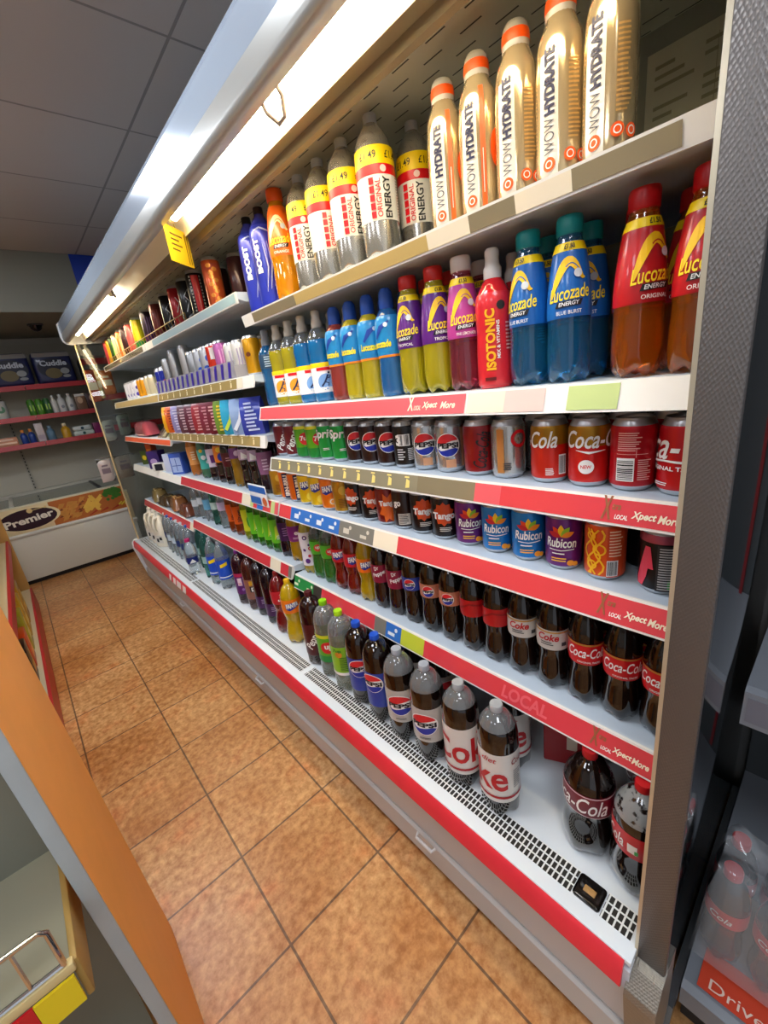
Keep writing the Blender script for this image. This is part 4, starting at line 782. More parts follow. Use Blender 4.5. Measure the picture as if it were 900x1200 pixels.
for k, y, x in (('W_teal', 2.60, .70), ('W_clear', 2.70, .66), ('W_navy', 2.80, .66), ('W_navy', 2.90, .66), ('W_clear', 3.00, .66), ('W_clear', 3.10, .66), ('W_navy', 3.20, .67)): place(k, x, y, zk, 0, FD, 0, .86)
# ------------------------------------------------------------------ stock: middle and far bay
T1, T2, T3, T4, T5 = ['%s shelf beyond near bay' % s for s in ('top', 'second', 'third', 'fourth', 'fifth')]
for k, y in (('t_red', 1.485), ('t_orange', 1.665), ('t_redblk', 1.84), ('t_black', 1.96), ('t_crimson', 2.085), ('t_black', 2.225), ('t_brown', 2.40), ('t_plum', 2.59), ('t_lime', 2.81), ('t_pink', 2.965), ('t_dark', 3.10), ('t_tanger', 3.22), ('t_cream', 3.365), ('t_green', 3.48), ('t_amber', 3.58), ('t_rose', 3.67)): place(k, .732 if k != 't_red' else .80, y, .315, 0, T1)
for k, y in (('t_dark', 1.60), ('t_dark', 1.76), ('t_redblk', 1.90), ('t_crimson', 2.03), ('t_black', 2.15), ('t_brown', 2.31), ('t_plum', 2.49), ('t_plum', 2.70), ('t_lime', 2.89), ('t_pink', 3.04), ('t_tanger', 3.16), ('t_cream', 3.30), ('t_bronze', 3.42), ('t_bronze', 3.54), ('t_bronze', 3.66)): place(k, .802, y, .315, 0, T1, 1)
for k, y in (('m_yellow', 1.478), ('m_white', 1.575), ('m_white', 1.645), ('m_pink', 1.735), ('m_red', 1.815), ('m_blue', 1.90), ('m_blue', 1.975), ('m_silver', 2.07), ('slim_b', 2.175), ('slim_s', 2.345), ('slim_s', 2.47)): place(k, .734, y, .062, 0, T2, 0, (.9, .9, .78) if k in ('m_yellow', 'm_white') else (.8, .8, 1.14) if k[:4] == 'slim' and y < 2.4 else (.8, .8, .98) if k[:4] == 'slim' else (1, 1, .9))
for k, y in (('rb', 2.565), ('rb', 2.635), ('m_cream', 2.80), ('m_cream', 2.875), ('m_amber', 2.985), ('m_amber', 3.06), ('m_multi', 3.18), ('m_multi', 3.26), ('m_multi', 3.34), ('m_multi', 3.42)): place(k, .734, y, .062, 0, T2)
for k, y in (('m_yellow', 1.53), ('m_white', 1.61), ('m_pink', 1.70), ('m_blue', 1.86), ('m_silver', 2.02), ('m_silver', 2.12), ('rb', 2.42), ('rb', 2.52), ('m_amber', 3.02), ('m_cream', 2.84)): place(k, .806, y, .062, 0, T2, 1, (.95, .95, .8) if k != 'm_cream' else 1.)
for k, y, d in (('pp5', 1.570, 0), ('dw5', 1.655, 0), ('dw5', 1.745, 0), ('yp5', 1.845, 0), ('dr5', 1.945, 0), ('ob5', 2.035, 0), ('wp5', 2.140, 0), ('tl5', 2.27, 0), ('og5', 2.44, 0)): place(k, .738, y, -.391, d, T4)
for k, y in (('pp5', 1.53), ('dr5', 1.62), ('dw5', 1.70), ('yp5', 1.80), ('dr5', 1.90), ('yp5', 2.20), ('og5', 2.36)): place(k, .812, y, -.391, 0, T4, 1)
for k, y, d in (('vim', 1.430, 0), ('dk5', 1.512, 0), ('g5', 1.588, -6), ('g5', 1.656, 0), ('g5', 1.725, 8), ('g5', 1.796, 0), ('gy5', 1.868, 0), ('t5', 1.975, 0), ('t5', 2.052, 0), ('w_lil', 2.165, 0), ('w_teal', 2.27, 0), ('w_sky', 2.39, 0), ('w_plain', 2.48, 0)): place(k, .735, y, -.655, d, T5)
for k, y in (('dk5', 1.47), ('g5', 1.55), ('g5', 1.62), ('g5', 1.69), ('gy5', 1.83), ('t5', 1.94), ('w_plain', 2.10), ('w_teal', 2.22), ('w_plain', 2.34), ('w_teal', 2.44)): place(k, .806, y, -.655, 0, T5, 1)
place('w_plain', .735, 2.60, -.685, 0, 'fifth shelf of far bay')
label_all()

# packs standing on the third shelf
def stripe_pack(y, w, h, col, stripes, label, x=.70, depth=.05, zr=-.145, grp='striped packs on the third shelf', nm='drink_pouch'):
    t = thing(nm, (x, y, H+zr+.0006), label=label, cat='pack', group=grp)
    b = bmesh.new()
    n = 8
    for i in range(n+1):
        s = i/n; dd = depth/2*max(.06, math.sin(PI*min(1, .18+s*.82))**.6)
        for sx, sy in ((0, -1), (0, 1), (1, 1), (1, -1)):
            b.verts.new((dd if sx else -dd, sy*w/2*(1-.04*math.sin(PI*s)), h*s))
    b.verts.ensure_lookup_table()
    V = b.verts
    for i in range(n):
        for k in range(4): b.faces.new((V[4*i+k], V[4*i+(k+1) % 4], V[4*i+4+(k+1) % 4], V[4*i+4+k]))
    b.faces.new([V[k] for k in range(4)]); b.faces.new([V[4*n+k] for k in range(4)])
    body = finish('pouch', b, M(col, .3, coat=.3), t)
    t.rotation_euler = (0, 0, RAD(38))
    for c, sh in stripes:
        flat('printed_marks', sh, (-depth/2-.0002, 0, 0), (0, -1, 0), (0, 0, 1), M(c, .4), body, .0009)
    return t
def marks(w, h, n, seed):
    r = random.Random(seed); return [('R', -w*.42+w*.84*(i/n), h*r.uniform(.1, .2), -w*.42+w*.84*((i+.5)/n), h*r.uniform(.65, .92)) for i in range(n)]
def letters(w, h, seed):
    r = random.Random(seed); return [('R', -w*.3+r.uniform(0, .1)*w, h*(.12+.1*i), w*r.uniform(.1, .34), h*(.17+.1*i)) for i in range(8)]
for y, col, c2, lab in ((1.505, '#2c3a9e', '#b8c4e8', 'navy blue striped pouch at the right end of the third shelf'), (1.60, '#8aa4cc', '#e4ecf4', 'pale blue pouch next to the navy one'), (1.69, '#2a9cc0', '#c8e04a', 'turquoise pouch with lime diagonal'), (1.765, '#6a8a2c', '#e8c83a', 'yellow and green pouch beside the turquoise one'),
                       (1.845, '#6e1a2c', '#d8a4a8', 'maroon pouch nearest the yellow-green one'), (1.935, '#7c2036', '#c88a94', 'maroon pouch, second from the right of four'), (2.035, '#9a2430', '#dca0a0', 'maroon pouch, third from the right of four'), (2.14, '#5c1a30', '#c49aa4', 'maroon pouch, leftmost of four'),
                       (2.25, '#5a3040', '#d0b4b8', 'dim plum pouch left of the maroon ones'), (2.36, '#8c84b4', '#d8d4e8', 'lilac silver pouch left of the maroon ones'), (2.46, '#d8601c', '#8c2a14', 'orange-red pouch near the left end of the third shelf'), (2.52, '#e8a81c', '#c8401c', 'amber yellow pouch at the left end of the third shelf')):
    stripe_pack(y, .085, .135, col, [(c2, [('S', [(-.03, .02), (.0, .06), (.02, .12)], .014), ('S', [(.01, .01), (.034, .05)], .008)] if 'diagonal' in lab or 'pale' in lab else letters(.085, .135, int(y*100)))], lab)
for i, y in enumerate((2.70, 2.80, 2.90)):
    t = thing('sandwich_pack', (.70, y, H-.185+.0006), 0, ['rightmost of three wedge sandwich packs on the third shelf', 'middle wedge sandwich pack on the third shelf', 'leftmost of three wedge sandwich packs on the third shelf'][i], 'sandwich', 'sandwich packs')
    b = bmesh.new(); prism(b, [(0, 0), (.11, 0), (.11, .12)], -.030, .030); finish('wedge_carton', b, M(['#c8c4b4', '#7a6a54', '#b8a488'][i], .5), t, smooth=False)
    flat('front_window', [('R', -.026, .01, .026, .15)], (0, 0, 0), (0, -1, 0), (.11, 0, .12), M(['#6a7c4a', '#c8b88c', '#5a4a3c'][i], .3), t, .001)
def pillow(t, name, w, d, h, m, seed=0, n=7):
    b = bmesh.new(); bmesh.ops.create_grid(b, x_segments=n, y_segments=n, size=.5)
    r = random.Random(seed); top = list(b.verts)
    ret = bmesh.ops.duplicate(b, geom=list(b.verts)+list(b.edges)+list(b.faces))
    lower = [v for v in ret['geom'] if isinstance(v, bmesh.types.BMVert)]
    for L, s in ((top, 1), (lower, 0)):
        for v in L:
            e = max(0, (1-(2*v.co.x)**4)*(1-(2*v.co.y)**4))**.5
            v.co = Vector((v.co.x*d, v.co.y*w, (h*(.12+.88*e)+r.uniform(-.05, .05)*h*(e > .05)) if s else h*.12*(1-e)))
    bmesh.ops.remove_doubles(b, verts=b.verts, dist=1e-4)
    return finish(name, b, m, t, ang=1.2)
t = thing('cellophane_pack', (.735, 3.30, H-.185), 0, 'pink and gold cellophane pack lying on the third shelf of far bay', 'pack'); pillow(t, 'wrapper', .40, .10, .10, M('#c85a62', .15, .2, coat=.5), 3)
o = flat('wrapper_label', [('P', [(-.10, .035), (.0, .05), (.12, .03), (.0, .08), (-.06, .075)])], (-.046, 0, 0), (0, -1, 0), (.5, 0, 1), M('#d8b85c', .3), t, .004)
# far bay, fourth shelf: boxes and pots
def carton(x, y, zr, w, d, h, col, label, cat='box', rz=0, decs=(), nm='carton', grp=None, tiltx=0):
    t = thing(nm, (x, y, H+zr+.0006), rz, label, cat, grp)
    b = bmesh.new(); box(b, -d/2, d/2, -w/2, w/2, 0, h, .002); bd = finish('carton_body', b, M(col, .4), t)
    for i, (c, sh) in enumerate(decs): flat('printed_panel', sh, (-d/2, 0, 0), (0, -1, 0), (0, 0, 1), M(c, .45), bd, .0009+.0005*i)
    return t
carton(.725, 2.70, -.402, .085, .06, .125, '#3a5cb8', 'blue carton with white window print on the white far-bay shelf', rz=RAD(35), decs=[('#a8bce4', [('R', -.034, .012, .034, .10), ]), ('#2c3c9c', [('R', -.03, .05, .03, .054), ('R', -.002, .02, .002, .095)])])
carton(.73, 2.86, -.402, .085, .06, .115, '#cdd4e8', 'white and lilac carton beside the blue carton', rz=RAD(35), decs=[('#4a62b4', [('R', .016, .006, .04, .108)])])
carton(.70, 3.02, -.402, .10, .06, .05, '#d8d6cc', 'low white and black carton lying in front of purple pots', rz=RAD(35), decs=[('#20222c', [('R', -.03, .004, .03, .046)])])
carton(.72, 3.18, -.402, .09, .07, .12, '#3a2468', 'dark purple carton with pale oval', rz=RAD(35), decs=[('#b49ac8', [('C', 0, .05, .028, .02)])])
carton(.75, 3.40, -.402, .05, .05, .17, '#c85018', 'tall orange-red carton at the back of the far-bay shelf', rz=RAD(35), decs=[('#e88a2c', [('R', -.018, .03, .018, .12)])])
carton(.74, 3.55, -.402, .06, .05, .10, '#4a5a24', 'small olive green carton with yellow mark at far end', rz=RAD(35), decs=[('#e0c02a', [('C', 0, .05, .018)])])
# far bay, fifth shelf: dark wrapped packs
for i, (x, y, col, lab) in enumerate(((.735, 2.80, '#6a3a28', 'brown wrapped pack nearest the water bottles on fifth shelf'), (.74, 3.02, '#8c5a34', 'tan and brown wrapped pack in the middle of fifth shelf far bay'), (.735, 3.26, '#4c3a24', 'dark olive wrapped pack on fifth shelf far bay'), (.74, 3.50, '#8a7444', 'straw yellow wrapped pack at the far end of fifth shelf'))):
    t = thing('wrapped_pack', (x, y, H-.685), RAD(random.uniform(-8, 8)), lab, 'pack', 'wrapped packs on the fifth shelf')
    pillow(t, 'wrapper', .19, .11, .075+.02*(i % 2), M(col, .25, coat=.4), i)
    b = bmesh.new(); box(b, -.03, .02, -.05, .05, .068+.018*(i % 2), .0705+.022*(i % 2), .001); finish('wrapper_label', b, M(['#c8603a', '#d8a060', '#a89a5a', '#c8b070'][i], .4), t)
# milk jugs on the deck
for i, (y, x) in enumerate(((3.34, .655), (3.46, .655), (3.58, .655))):
    t = thing('milk_jug', (x, y, H-.99+.0006), RAD(30), ['milk jug nearest the water bottles on the deck', 'middle one of three white milk jugs on the deck', 'milk jug closest to the glass end of the cabinet'][i], 'jug', 'milk jugs on the deck')
    b = bmesh.new()
    for s, z in ((.92, 0), (1, .01), (1, .13), (.95, .165), (.70, .21), (.36, .245), (.30, .26)):
        for k in range(16):
            a = 2*PI*k/16; q = .052*s/max(abs(math.cos(a)), abs(math.sin(a)))**.6
            b.verts.new((q*math.cos(a), q*math.sin(a), z))
    b.verts.ensure_lookup_table()
    for r in range(6):
        for k in range(16): b.faces.new([b.verts[r*16+k], b.verts[r*16+(k+1) % 16], b.verts[r*16+16+(k+1) % 16], b.verts[r*16+16+k]])
    b.faces.new([b.verts[k] for k in range(16)]); b.faces.new([b.verts[96+k] for k in range(16)]); t.scale = (1, 1, .93)
    finish('jug_body', b, M('#ece4cf', .4), t, ang=1.2)
    b = bmesh.new(); tube(b, [(-.020, 0, .236), (-.052, 0, .235), (-.066, 0, .205), (-.064, 0, .15), (-.050, 0, .135)], .009, 10); finish('handle', b, M('#ece4cf', .4), t)
    b = bmesh.new(); lathe(b, [(.018, .258), (.019, .26), (.019, .276), (.017, .279), (.0004, .279)], 16); finish('cap', b, M('#d8d4c4', .4), t)
    flat('label', [('R', -.036, .035, .036, .10)], (-.0535, 0, 0), (0, -1, 0), (0, 0, 1), M('#d8d4c8', .5), t, .0004)
    flat('label_print', [('R', -.02, .045, -.002, .075), ('R', .006, .06, .03, .085)], (-.0535, 0, 0), (0, -1, 0), (0, 0, 1), INK, t, .001)
# red multipack lying upright behind the cola bottles
t = thing('can_multipack', (.848, .375, H-.99+.0006), RAD(25), 'red cardboard can multipack standing at the rear of the deck', 'pack')
b = bmesh.new(); box(b, -.045, .065, -.066, .066, 0, .215, .004); bd = finish('carton_body', b, M('#a5141c', .4), t)
flat('panel_print', [('R', -.012, .05, .012, .09)], (-.045, 0, 0), (0, -1, 0), (0, 0, 1), M('#d8c4ae', .5), bd, .001)
flat('panel_arch', [('S', [(-.05, .20), (-.04, .17), (0, .155), (.04, .17), (.05, .20)], .014)], (-.045, 0, 0), (0, -1, 0), (0, 0, 1), M('#b9a8a4', .5), bd, .001)
# divider tray in front of the cans on the second shelf of the middle bay
t = thing('divider_tray', (.683, 2.05, H+.062), 0, 'clear plastic divider tray with violet slashes in front of the energy cans', 'tray')
b = bmesh.new(); box(b, -.004, -.002, -.52, .52, .0006, .060); tr = finish('front_lip', b, M('#d4d2da', .2, 0, .6, 1.3), t, smooth=False)
sl_ = []
for i in range(15):
    u = -.50+i*.068; sl_.append(('P', [(u, .004), (u+.024, .004), (u+.044, .056), (u+.020, .056)]))
flat('violet_slashes', sl_, (-.004, 0, 0), (0, -1, 0), (0, 0, 1), M('#39249a', .4), tr, .0008)
for i in range(8):
    b = bmesh.new(); box(b, -.002, .20, -.512+i*.146, -.510+i*.146, .0006, .045); finish('divider', b, M('#dcdce2', .2, 0, .6, 1.3), t, smooth=False)
# wire front rail before the tall cans
t = thing('wire_fence', (.681, 2.55, H+.315), 0, 'low bronze wire fence along the top shelf before the tall cans', 'rail')
b = bmesh.new(); tube(b, [(0, -.66, .004), (0, -.66, .030), (0, .95, .030), (0, .95, .004)], .002, 6); finish('top_wire', b, M('#a8884c', .3, .8), t)
b = bmesh.new()
for i in range(32): tube(b, [(0, -.64+i*.05, .001), (0, -.62+i*.05, .030)], .0016, 6)
finish('upright_wires', b, M('#a8884c', .3, .8), t)
# blue price card standing on the fourth shelf strip
t = thing('price_card', (.662, 1.535, H-.398), 0, 'blue and white price card standing on the fourth shelf edge', 'sign')
b = bmesh.new(); box(b, -.0012, .0012, -.075, .075, -.022, .062, .0003); cd = finish('card', b, M('#eef2f6', .4), t)
flat('card_print', [('R', -.073, .030, .073, .056), ('R', -.073, -.018, .02, .012)], (-.0012, 0, 0), (0, -1, 0), (0, 0, 1), M('#2a6ac0', .4), cd, .0006)
flat('card_flash', [('C', .05, -.002, .018)], (-.0012, 0, 0), (0, -1, 0), (0, 0, 1), M('#d86a3a', .4), cd, .0009)

# ------------------------------------------------------------------ packs hanging outside the far glass end
for i, (x, z, w_, h_, col, lab) in enumerate(((.60, .30, .09, .22, '#c4522c', 'orange-red snack bag hanging left on the hook outside the glass end'), (.70, .29, .09, .17, '#d8743c', 'orange snack bag hanging right of the darker one outside the glass end'), (.645, .30, .035, .20, '#d8b878', 'narrow cream card strip hanging between the orange bags'),
        (.62, -.06, .08, .15, '#a8aaa4', 'grey clear pouch hanging on the second hook outside the glass'), (.72, -.03, .08, .15, '#8e9890', 'greenish clear pouch hanging on the second hook outside the glass'), (.50, -.34, .09, .17, '#b4a8a4', 'left grey pouch with pink marks on the lowest hook'), (.64, -.33, .10, .17, '#9c8c80', 'brownish pouch on the lowest hook by the glass end'))):
    t = thing('hanging_pack', (x, 3.84+.02*(i % 2), H+z), RAD(0), lab, 'pack', 'packs hanging outside the glass end')
    b = bmesh.new(); bmesh.ops.create_grid(b, x_segments=4, y_segments=8, size=.5)
    top = list(b.verts); ret = bmesh.ops.duplicate(b, geom=list(b.verts)+list(b.edges)+list(b.faces))
    low = [v for v in ret['geom'] if isinstance(v, bmesh.types.BMVert)]
    for L, s in ((top, -1), (low, 1)):
        for v in L:
            e = max(0, (1-(2*v.co.x)**4)*(1-(2*v.co.y)**6))**.5
            v.co = Vector((v.co.x*w_, s*.012*e, (v.co.y-.5)*h_))
    bmesh.ops.remove_doubles(b, verts=b.verts, dist=1e-4)
    bag = finish('bag', b, M(col, .2, .1, coat=.4), t, ang=1.4)
    flat('bag_print', [('R', -w_*.32, -h_*.62, w_*.32, -h_*.38), ('R', -w_*.25, -h_*.3, w_*.2, -h_*.22)], (0, -.0125, 0), (1, 0, 0), (0, 0, 1), M('#e8d8c0' if i < 3 else '#6a5a64', .5), bag, .0008)
for i, (z, x0, x1) in enumerate(((.302, .55, .74), (-.028, .56, .76), (-.328, .45, .72))):
    t = thing('peg_rail', (.60, 3.85, H+z), 0, ['top wire rail with bags outside the glass end', 'middle wire rail with clear pouches outside the glass end', 'lowest wire rail sticking out past the glass end'][i], 'rail', 'wire rails outside the glass end')
    b = bmesh.new(); tube(b, [(x0-.60, 0, 0), (x1-.60, 0, 0)], .0028, 6); finish('rail', b, CHROME, t)
    b = bmesh.new(); tube(b, [(x1-.62, 0, 0), (x1-.62, -.0985, 0)], .0028, 6); finish('stay', b, CHROME, t)

# ------------------------------------------------------------------ chest freezer and wall shelving at the far end
FY, FX0, FX1 = 4.62, -.90, .86
fz = thing('chest_freezer', (0, FY, 0), 0, 'white chest freezer with food banner and sliding glass lids', 'freezer')
def zp(name, bm, m, **k): bm.transform(Matrix.Translation((0, -FY, 0))); return finish(name, bm, m, fz, **k)
b = bmesh.new(); box(b, FX0+.03, FX1-.03, FY+.05, 5.34, 0, .05); zp('plinth', b, BLACK, smooth=False)
b = bmesh.new(); box(b, FX0, FX1, FY, 5.34, .045, .44, .006); zp('cabinet', b, M('#d6d4c8', .4))
b = bmesh.new(); prism(b, [(FY-.012, .435), (FY-.016, .450), (FY-.004, .462), (FY+.02, .465), (FY+.02, .43)], FX0, FX1, 'x'); zp('bumper_rail', b, M('#dedcd2', .35))
b = bmesh.new(); box(b, FX0, FX1, FY+.004, FY+.035, .455, .682, .003); bn = zp('banner', b, M('#e4d3a8', .45))
b = bmesh.new(); box(b, FX0, FX1, FY, FY+.05, .682, .694, .002); zp('front_rim', b, M('#e4dfc4', .4))
b = bmesh.new(); box(b, FX0, FX1, 5.28, 5.34, .44, .72, .003); box(b, FX0, FX0+.03, FY+.03, 5.3, .44, .69); box(b, FX1-.03, FX1, FY+.03, 5.3, .44, .69); zp('rear_rim', b, M('#b9b6aa', .4), smooth=False)
b = bmesh.new(); box(b, FX0+.03, -.06, FY+.04, 5.28, .680, .686); zp('sliding_lid', b, M('#b8c0b4', .05, 0, .75, 1.3), smooth=False)
b = bmesh.new(); box(b, -.14, FX1-.03, FY+.04, 5.28, .690, .696); zp('sliding_lid', b, M('#b8c0b4', .05, 0, .75, 1.3), smooth=False)
b = bmesh.new(); box(b, -.150, -.120, FY+.04, 5.28, .688, .704, .002); zp('lid_frame', b, M('#c8c6ba', .4))
b = bmesh.new(); box(b, .50, .525, FY+.04, 5.28, .696, .704, .002); zp('lid_frame', b, DGREY)
b = bmesh.new(); box(b, FX0+.03, FX1-.03, FY+.04, 5.28, .44, .60); zp('frozen_goods_well', b, M('#8e958e', .6, vary=.3), smooth=False)
def banner(name, sh, m, off): o = flat(name, sh, (0, .004, 0), (1, 0, 0), (0, 0, 1), m, bn, off); return o
rr = random.Random(11)
banner('food_backdrop', [('R', .10, .462, FX1-.02, .676)], M('#b8672c', .5), .0008)
banner('potato_wedges', [('P', [(bx+dx*.9, bz+dy) for dx, dy in ((0, 0), (.05, .012), (.075, .045), (.03, .05))]) for bx, bz in [(.13+rr.random()*.18, .475+rr.random()*.14) for _ in range(18)]], M('#c98a3c', .5, vary=.35), .0014)
banner('potato_skins', [('P', [(bx+dx*.8, bz+dy) for dx, dy in ((0, 0), (.045, .004), (.03, .022))]) for bx, bz in [(.14+rr.random()*.19, .485+rr.random()*.14) for _ in range(12)]], M('#7c3c18', .5), .0018)
banner('chips', [('S', [(.33+rr.random()*.14, .49+rr.random()*.06), (.38+rr.random()*.12, .57+rr.random()*.09)], .018) for _ in range(20)], M('#e6b84c', .5, vary=.2), .0022)
banner('greens', [('C', .52+rr.random()*.13, .575+rr.random()*.09, .014+rr.random()*.010) for _ in range(26)], M('#3f7a26', .5, vary=.4), .0026)
banner('red_slices', [('S', [(.36+i*.09, .475+.006*(i % 2)), (.43+i*.09, .505)], .018, (.3, 1)) for i in range(3)], M('#a8321c', .5), .0030)
banner('yellow_beans', [('S', [(.60+i*.03, .50), (.64+i*.03, .53)], .012) for i in range(5)], M('#d8c83a', .5), .0030)
banner('logo_halo', [('C', -.06, .575, .225, .098)], M('#ead9ac', .5), .0034)
banner('logo_oval', [('C', -.06, .572, .200, .088)], M('#2b0e20', .45), .0040)
banner('lettering', [T('Premier', -.055, .572, .345, .062, rot=5, b=.035)], M('#f1ecdc', .45), .0048)
banner('logo_spoon', [('C', -.035, .640, .020), ('S', [(-.02, .640), (.06, .645)], .006), ('C', .075, .646, .010)], M('#e4c88a', .45), .0052)
# wall shelving
gw = thing('wall_shelving', (0, 5.36, 0), 0, 'cream wall shelving with three red-edged shelves above the freezer', 'shelving')
def gp(name, bm, m, **k): bm.transform(Matrix.Translation((0, -5.36, 0))); return finish(name, bm, m, gw, **k)
b = bmesh.new(); box(b, -1.2, 1.2, 5.352, 5.368, .02, 2.05); gp('back_board', b, M('#b9b5a6', .6), smooth=False)
for x in (-.92, .07, 1.06):
    b = bmesh.new(); box(b, x-.014, x+.014, 5.335, 5.352, .02, 2.05); up = gp('upright', b, M('#a8a598', .5), smooth=False)
    b = bmesh.new()
    for i in range(60): box(b, x-.004, x+.004, 5.3335, 5.336, .06+i*.032, .078+i*.032)
    b.transform(Matrix.Translation((0, -5.36, 0))); finish('upright_slots', b, BLACK, up, smooth=False)
LV = (1.665, 1.405, 1.172)
for z in LV:
    b = bmesh.new(); box(b, -1.2, 1.2, 4.965, 5.35, z-.01, z); gp('shelf_board', b, M('#aaa698', .5), smooth=False)
    for xa, xb in ((-1.2, .255), (.26, 1.2)):
        b = bmesh.new(); prism(b, [(4.952, z-.038), (4.957, z-.04), (4.966, z+.004), (4.96, z+.004)], xa, xb, 'x'); gp('ticket_edge', b, M('#b1252c', .4), smooth=False)
# items on the wall shelves
def wshelf(x, z, w, d, h, col, name, part_, label, cat, decs=(), prof=None, cap=None, y=5.03, grp=None, bev=.012):
    t = thing(name, (x, y, z+.0006), 0, label, cat, grp)
    b = bmesh.new()
    if prof: lathe(b, [(r*w, zz*h) for r, zz in prof], 18)
    else: box(b, -w/2, w/2, -d/2, d/2, 0, h, bev, 3)
    bd = finish(part_, b, M(col, .35, coat=.2), t)
    if cap:
        b = bmesh.new(); r = w*.22; lathe(b, [(r, h), (r*1.02, h+.002), (r*1.02, h+cap[0]), (r*.9, h+cap[0]+.003), (.0004, h+cap[0]+.003)], 14); finish('cap', b, M(cap[1], .4), t)
    for i, (c, sh) in enumerate(decs):
        flat('printed_panel', sh, (0, -d/2 if not prof else -w*.46, 0), (1, 0, 0), (0, 0, 1), M(c, .45), bd, .0012+.0006*i)
    return t
BT = [(.44, 0), (.48, .03), (.48, .70), (.40, .82), (.22, .92), (.20, 1)]
def cuddle(x, lab):
    t = wshelf(x, LV[0], .29, .18, .27, '#1b2350', 'toilet_roll_pack', 'wrapper', lab, 'pack', [('#8c8a88', [('P', [(-.14, .225), (.14, .225), (.135, .262), (-.135, .262)])]), ('#11162e', [('C', 0, .13, .125, .085)]), ('#6a5c34', [('C', -.015, .085, .062, .045)]), ('#8f9496', [('C', .07, .10, .034, .026), ('C', .075, .055, .03, .013)])], y=5.06, grp='toilet roll packs on the top wall shelf', bev=.03)
    flat('lettering', [T('Cuddle', 0, .172, .20, .048, b=.04)], (0, -.09, 0), (1, 0, 0), (0, 0, 1), M('#b9c0cc', .5), t.children[0], .0042)
cuddle(.20, 'left navy toilet roll pack on the top wall shelf'); cuddle(.515, 'right navy toilet roll pack with the clearer word, top wall shelf')
cuddle(-.115, 'navy toilet roll pack cut by the left edge of view, top wall shelf')
wshelf(.80, LV[0], .18, .15, .20, '#2a3038', 'dark_bag', 'bag', 'dim dark bag at the right end of the top wall shelf', 'bag', bev=.03)
z = LV[1]
wshelf(.04, z, .10, .10, .15, '#c8ccc8', 'storage_tub', 'tub', 'pale round tub at the left end of the middle wall shelf', 'tub', [('#5a8a6a', [('C', 0, .08, .03)])], prof=[(.42, 0), (.46, .04), (.5, .95), (.5, 1)])
for i, (x, c, l) in enumerate(((.255, '#3f7c22', 'left green tin on the middle wall shelf'), (.315, '#4c8c28', 'middle green tin on the middle wall shelf'), (.372, '#2c6030', 'right dark green tin on the middle wall shelf'))):
    wshelf(x, z, .058, .058, .14, c, 'spray_can', 'can_body', l, 'can', [('#a8d04a', [('R', -.015, .04, .015, .09)])], prof=[(.48, 0), (.5, .02), (.5, .86), (.36, .95), (.34, 1)], grp='green tins on the middle wall shelf')
wshelf(.425, z, .045, .045, .14, '#d8d8d4', 'lotion_bottle', 'bottle_body', 'narrow white bottle beside the green tins', 'bottle', prof=BT, cap=(.014, '#e8e8e4'))
wshelf(.482, z, .062, .05, .145, '#d0d2d0', 'lotion_bottle', 'bottle_body', 'left one of two white rounded bottles, middle wall shelf', 'bottle', [('#8a8f96', [('C', 0, .05, .014)])], prof=BT, cap=(.014, '#d8d8d4'), grp='white bottles on the middle wall shelf')
wshelf(.55, z, .062, .05, .145, '#d0d2d0', 'lotion_bottle', 'bottle_body', 'right one of two white rounded bottles, middle wall shelf', 'bottle', [('#8a8f96', [('C', 0, .05, .014)])], prof=BT, cap=(.014, '#d8d8d4'), grp='white bottles on the middle wall shelf')
wshelf(.632, z, .085, .06, .15, '#7a5a44', 'hair_colour_box', 'carton', 'brown box with a face-like oval, middle wall shelf', 'box', [('#c8a888', [('C', -.005, .09, .022, .03)]), ('#d8d4cc', [('R', -.04, .125, .04, .148)])], bev=.003)
wshelf(.722, z, .085, .06, .145, '#3c1a1c', 'hair_colour_box', 'carton', 'dark maroon box with pale oval, middle wall shelf', 'box', [('#d0a890', [('C', .0, .10, .018, .026)])], bev=.003)
wshelf(.83, z, .10, .07, .13, '#4a3a44', 'hair_colour_box', 'carton', 'dim violet box at the right of the middle wall shelf', 'box', bev=.003)
z = LV[2]
wshelf(-.005, z, .16, .10, .075, '#c88a6c', 'tissue_box', 'carton', 'salmon pink box at the left end of the lowest wall shelf', 'box', [('#e8c8b0', [('R', -.07, .02, .07, .035), ('R', -.07, .05, .05, .062)])], bev=.004)
for x, l in ((.125, 'left blue bottle with orange cap on the lowest wall shelf'), (.182, 'right blue bottle with orange cap on the lowest wall shelf')):
    wshelf(x, z, .055, .05, .10, '#22408c', 'lotion_bottle', 'bottle_body', l, 'bottle', prof=BT, cap=(.022, '#d8842c'), grp='blue bottles on the lowest wall shelf')
wshelf(.25, z, .062, .04, .165, '#c4b8bc', 'lotion_tube', 'tube_body', 'tall pale pink pack on the lowest wall shelf', 'bottle', [('#a89aa8', [('R', -.024, .02, .024, .06)])], bev=.006)
wshelf(.325, z, .070, .05, .11, '#5a7c94', 'lotion_bottle', 'bottle_body', 'slate blue bottle on the lowest wall shelf', 'bottle', prof=BT, cap=(.018, '#7a94a8'))
wshelf(.44, z, .075, .05, .11, '#c8961c', 'shower_gel_bottle', 'bottle_body', 'amber yellow bottle with pale cap, lowest wall shelf', 'bottle', prof=BT, cap=(.022, '#e0d4b4'))
wshelf(.575, z, .17, .09, .045, '#c8d4cc', 'wet_wipes_pack', 'wrapper', 'lower one of two stacked white wipes packs', 'pack', [('#2c5c54', [('C', 0, .022, .013)])], bev=.016, grp='wipes packs on the lowest wall shelf')
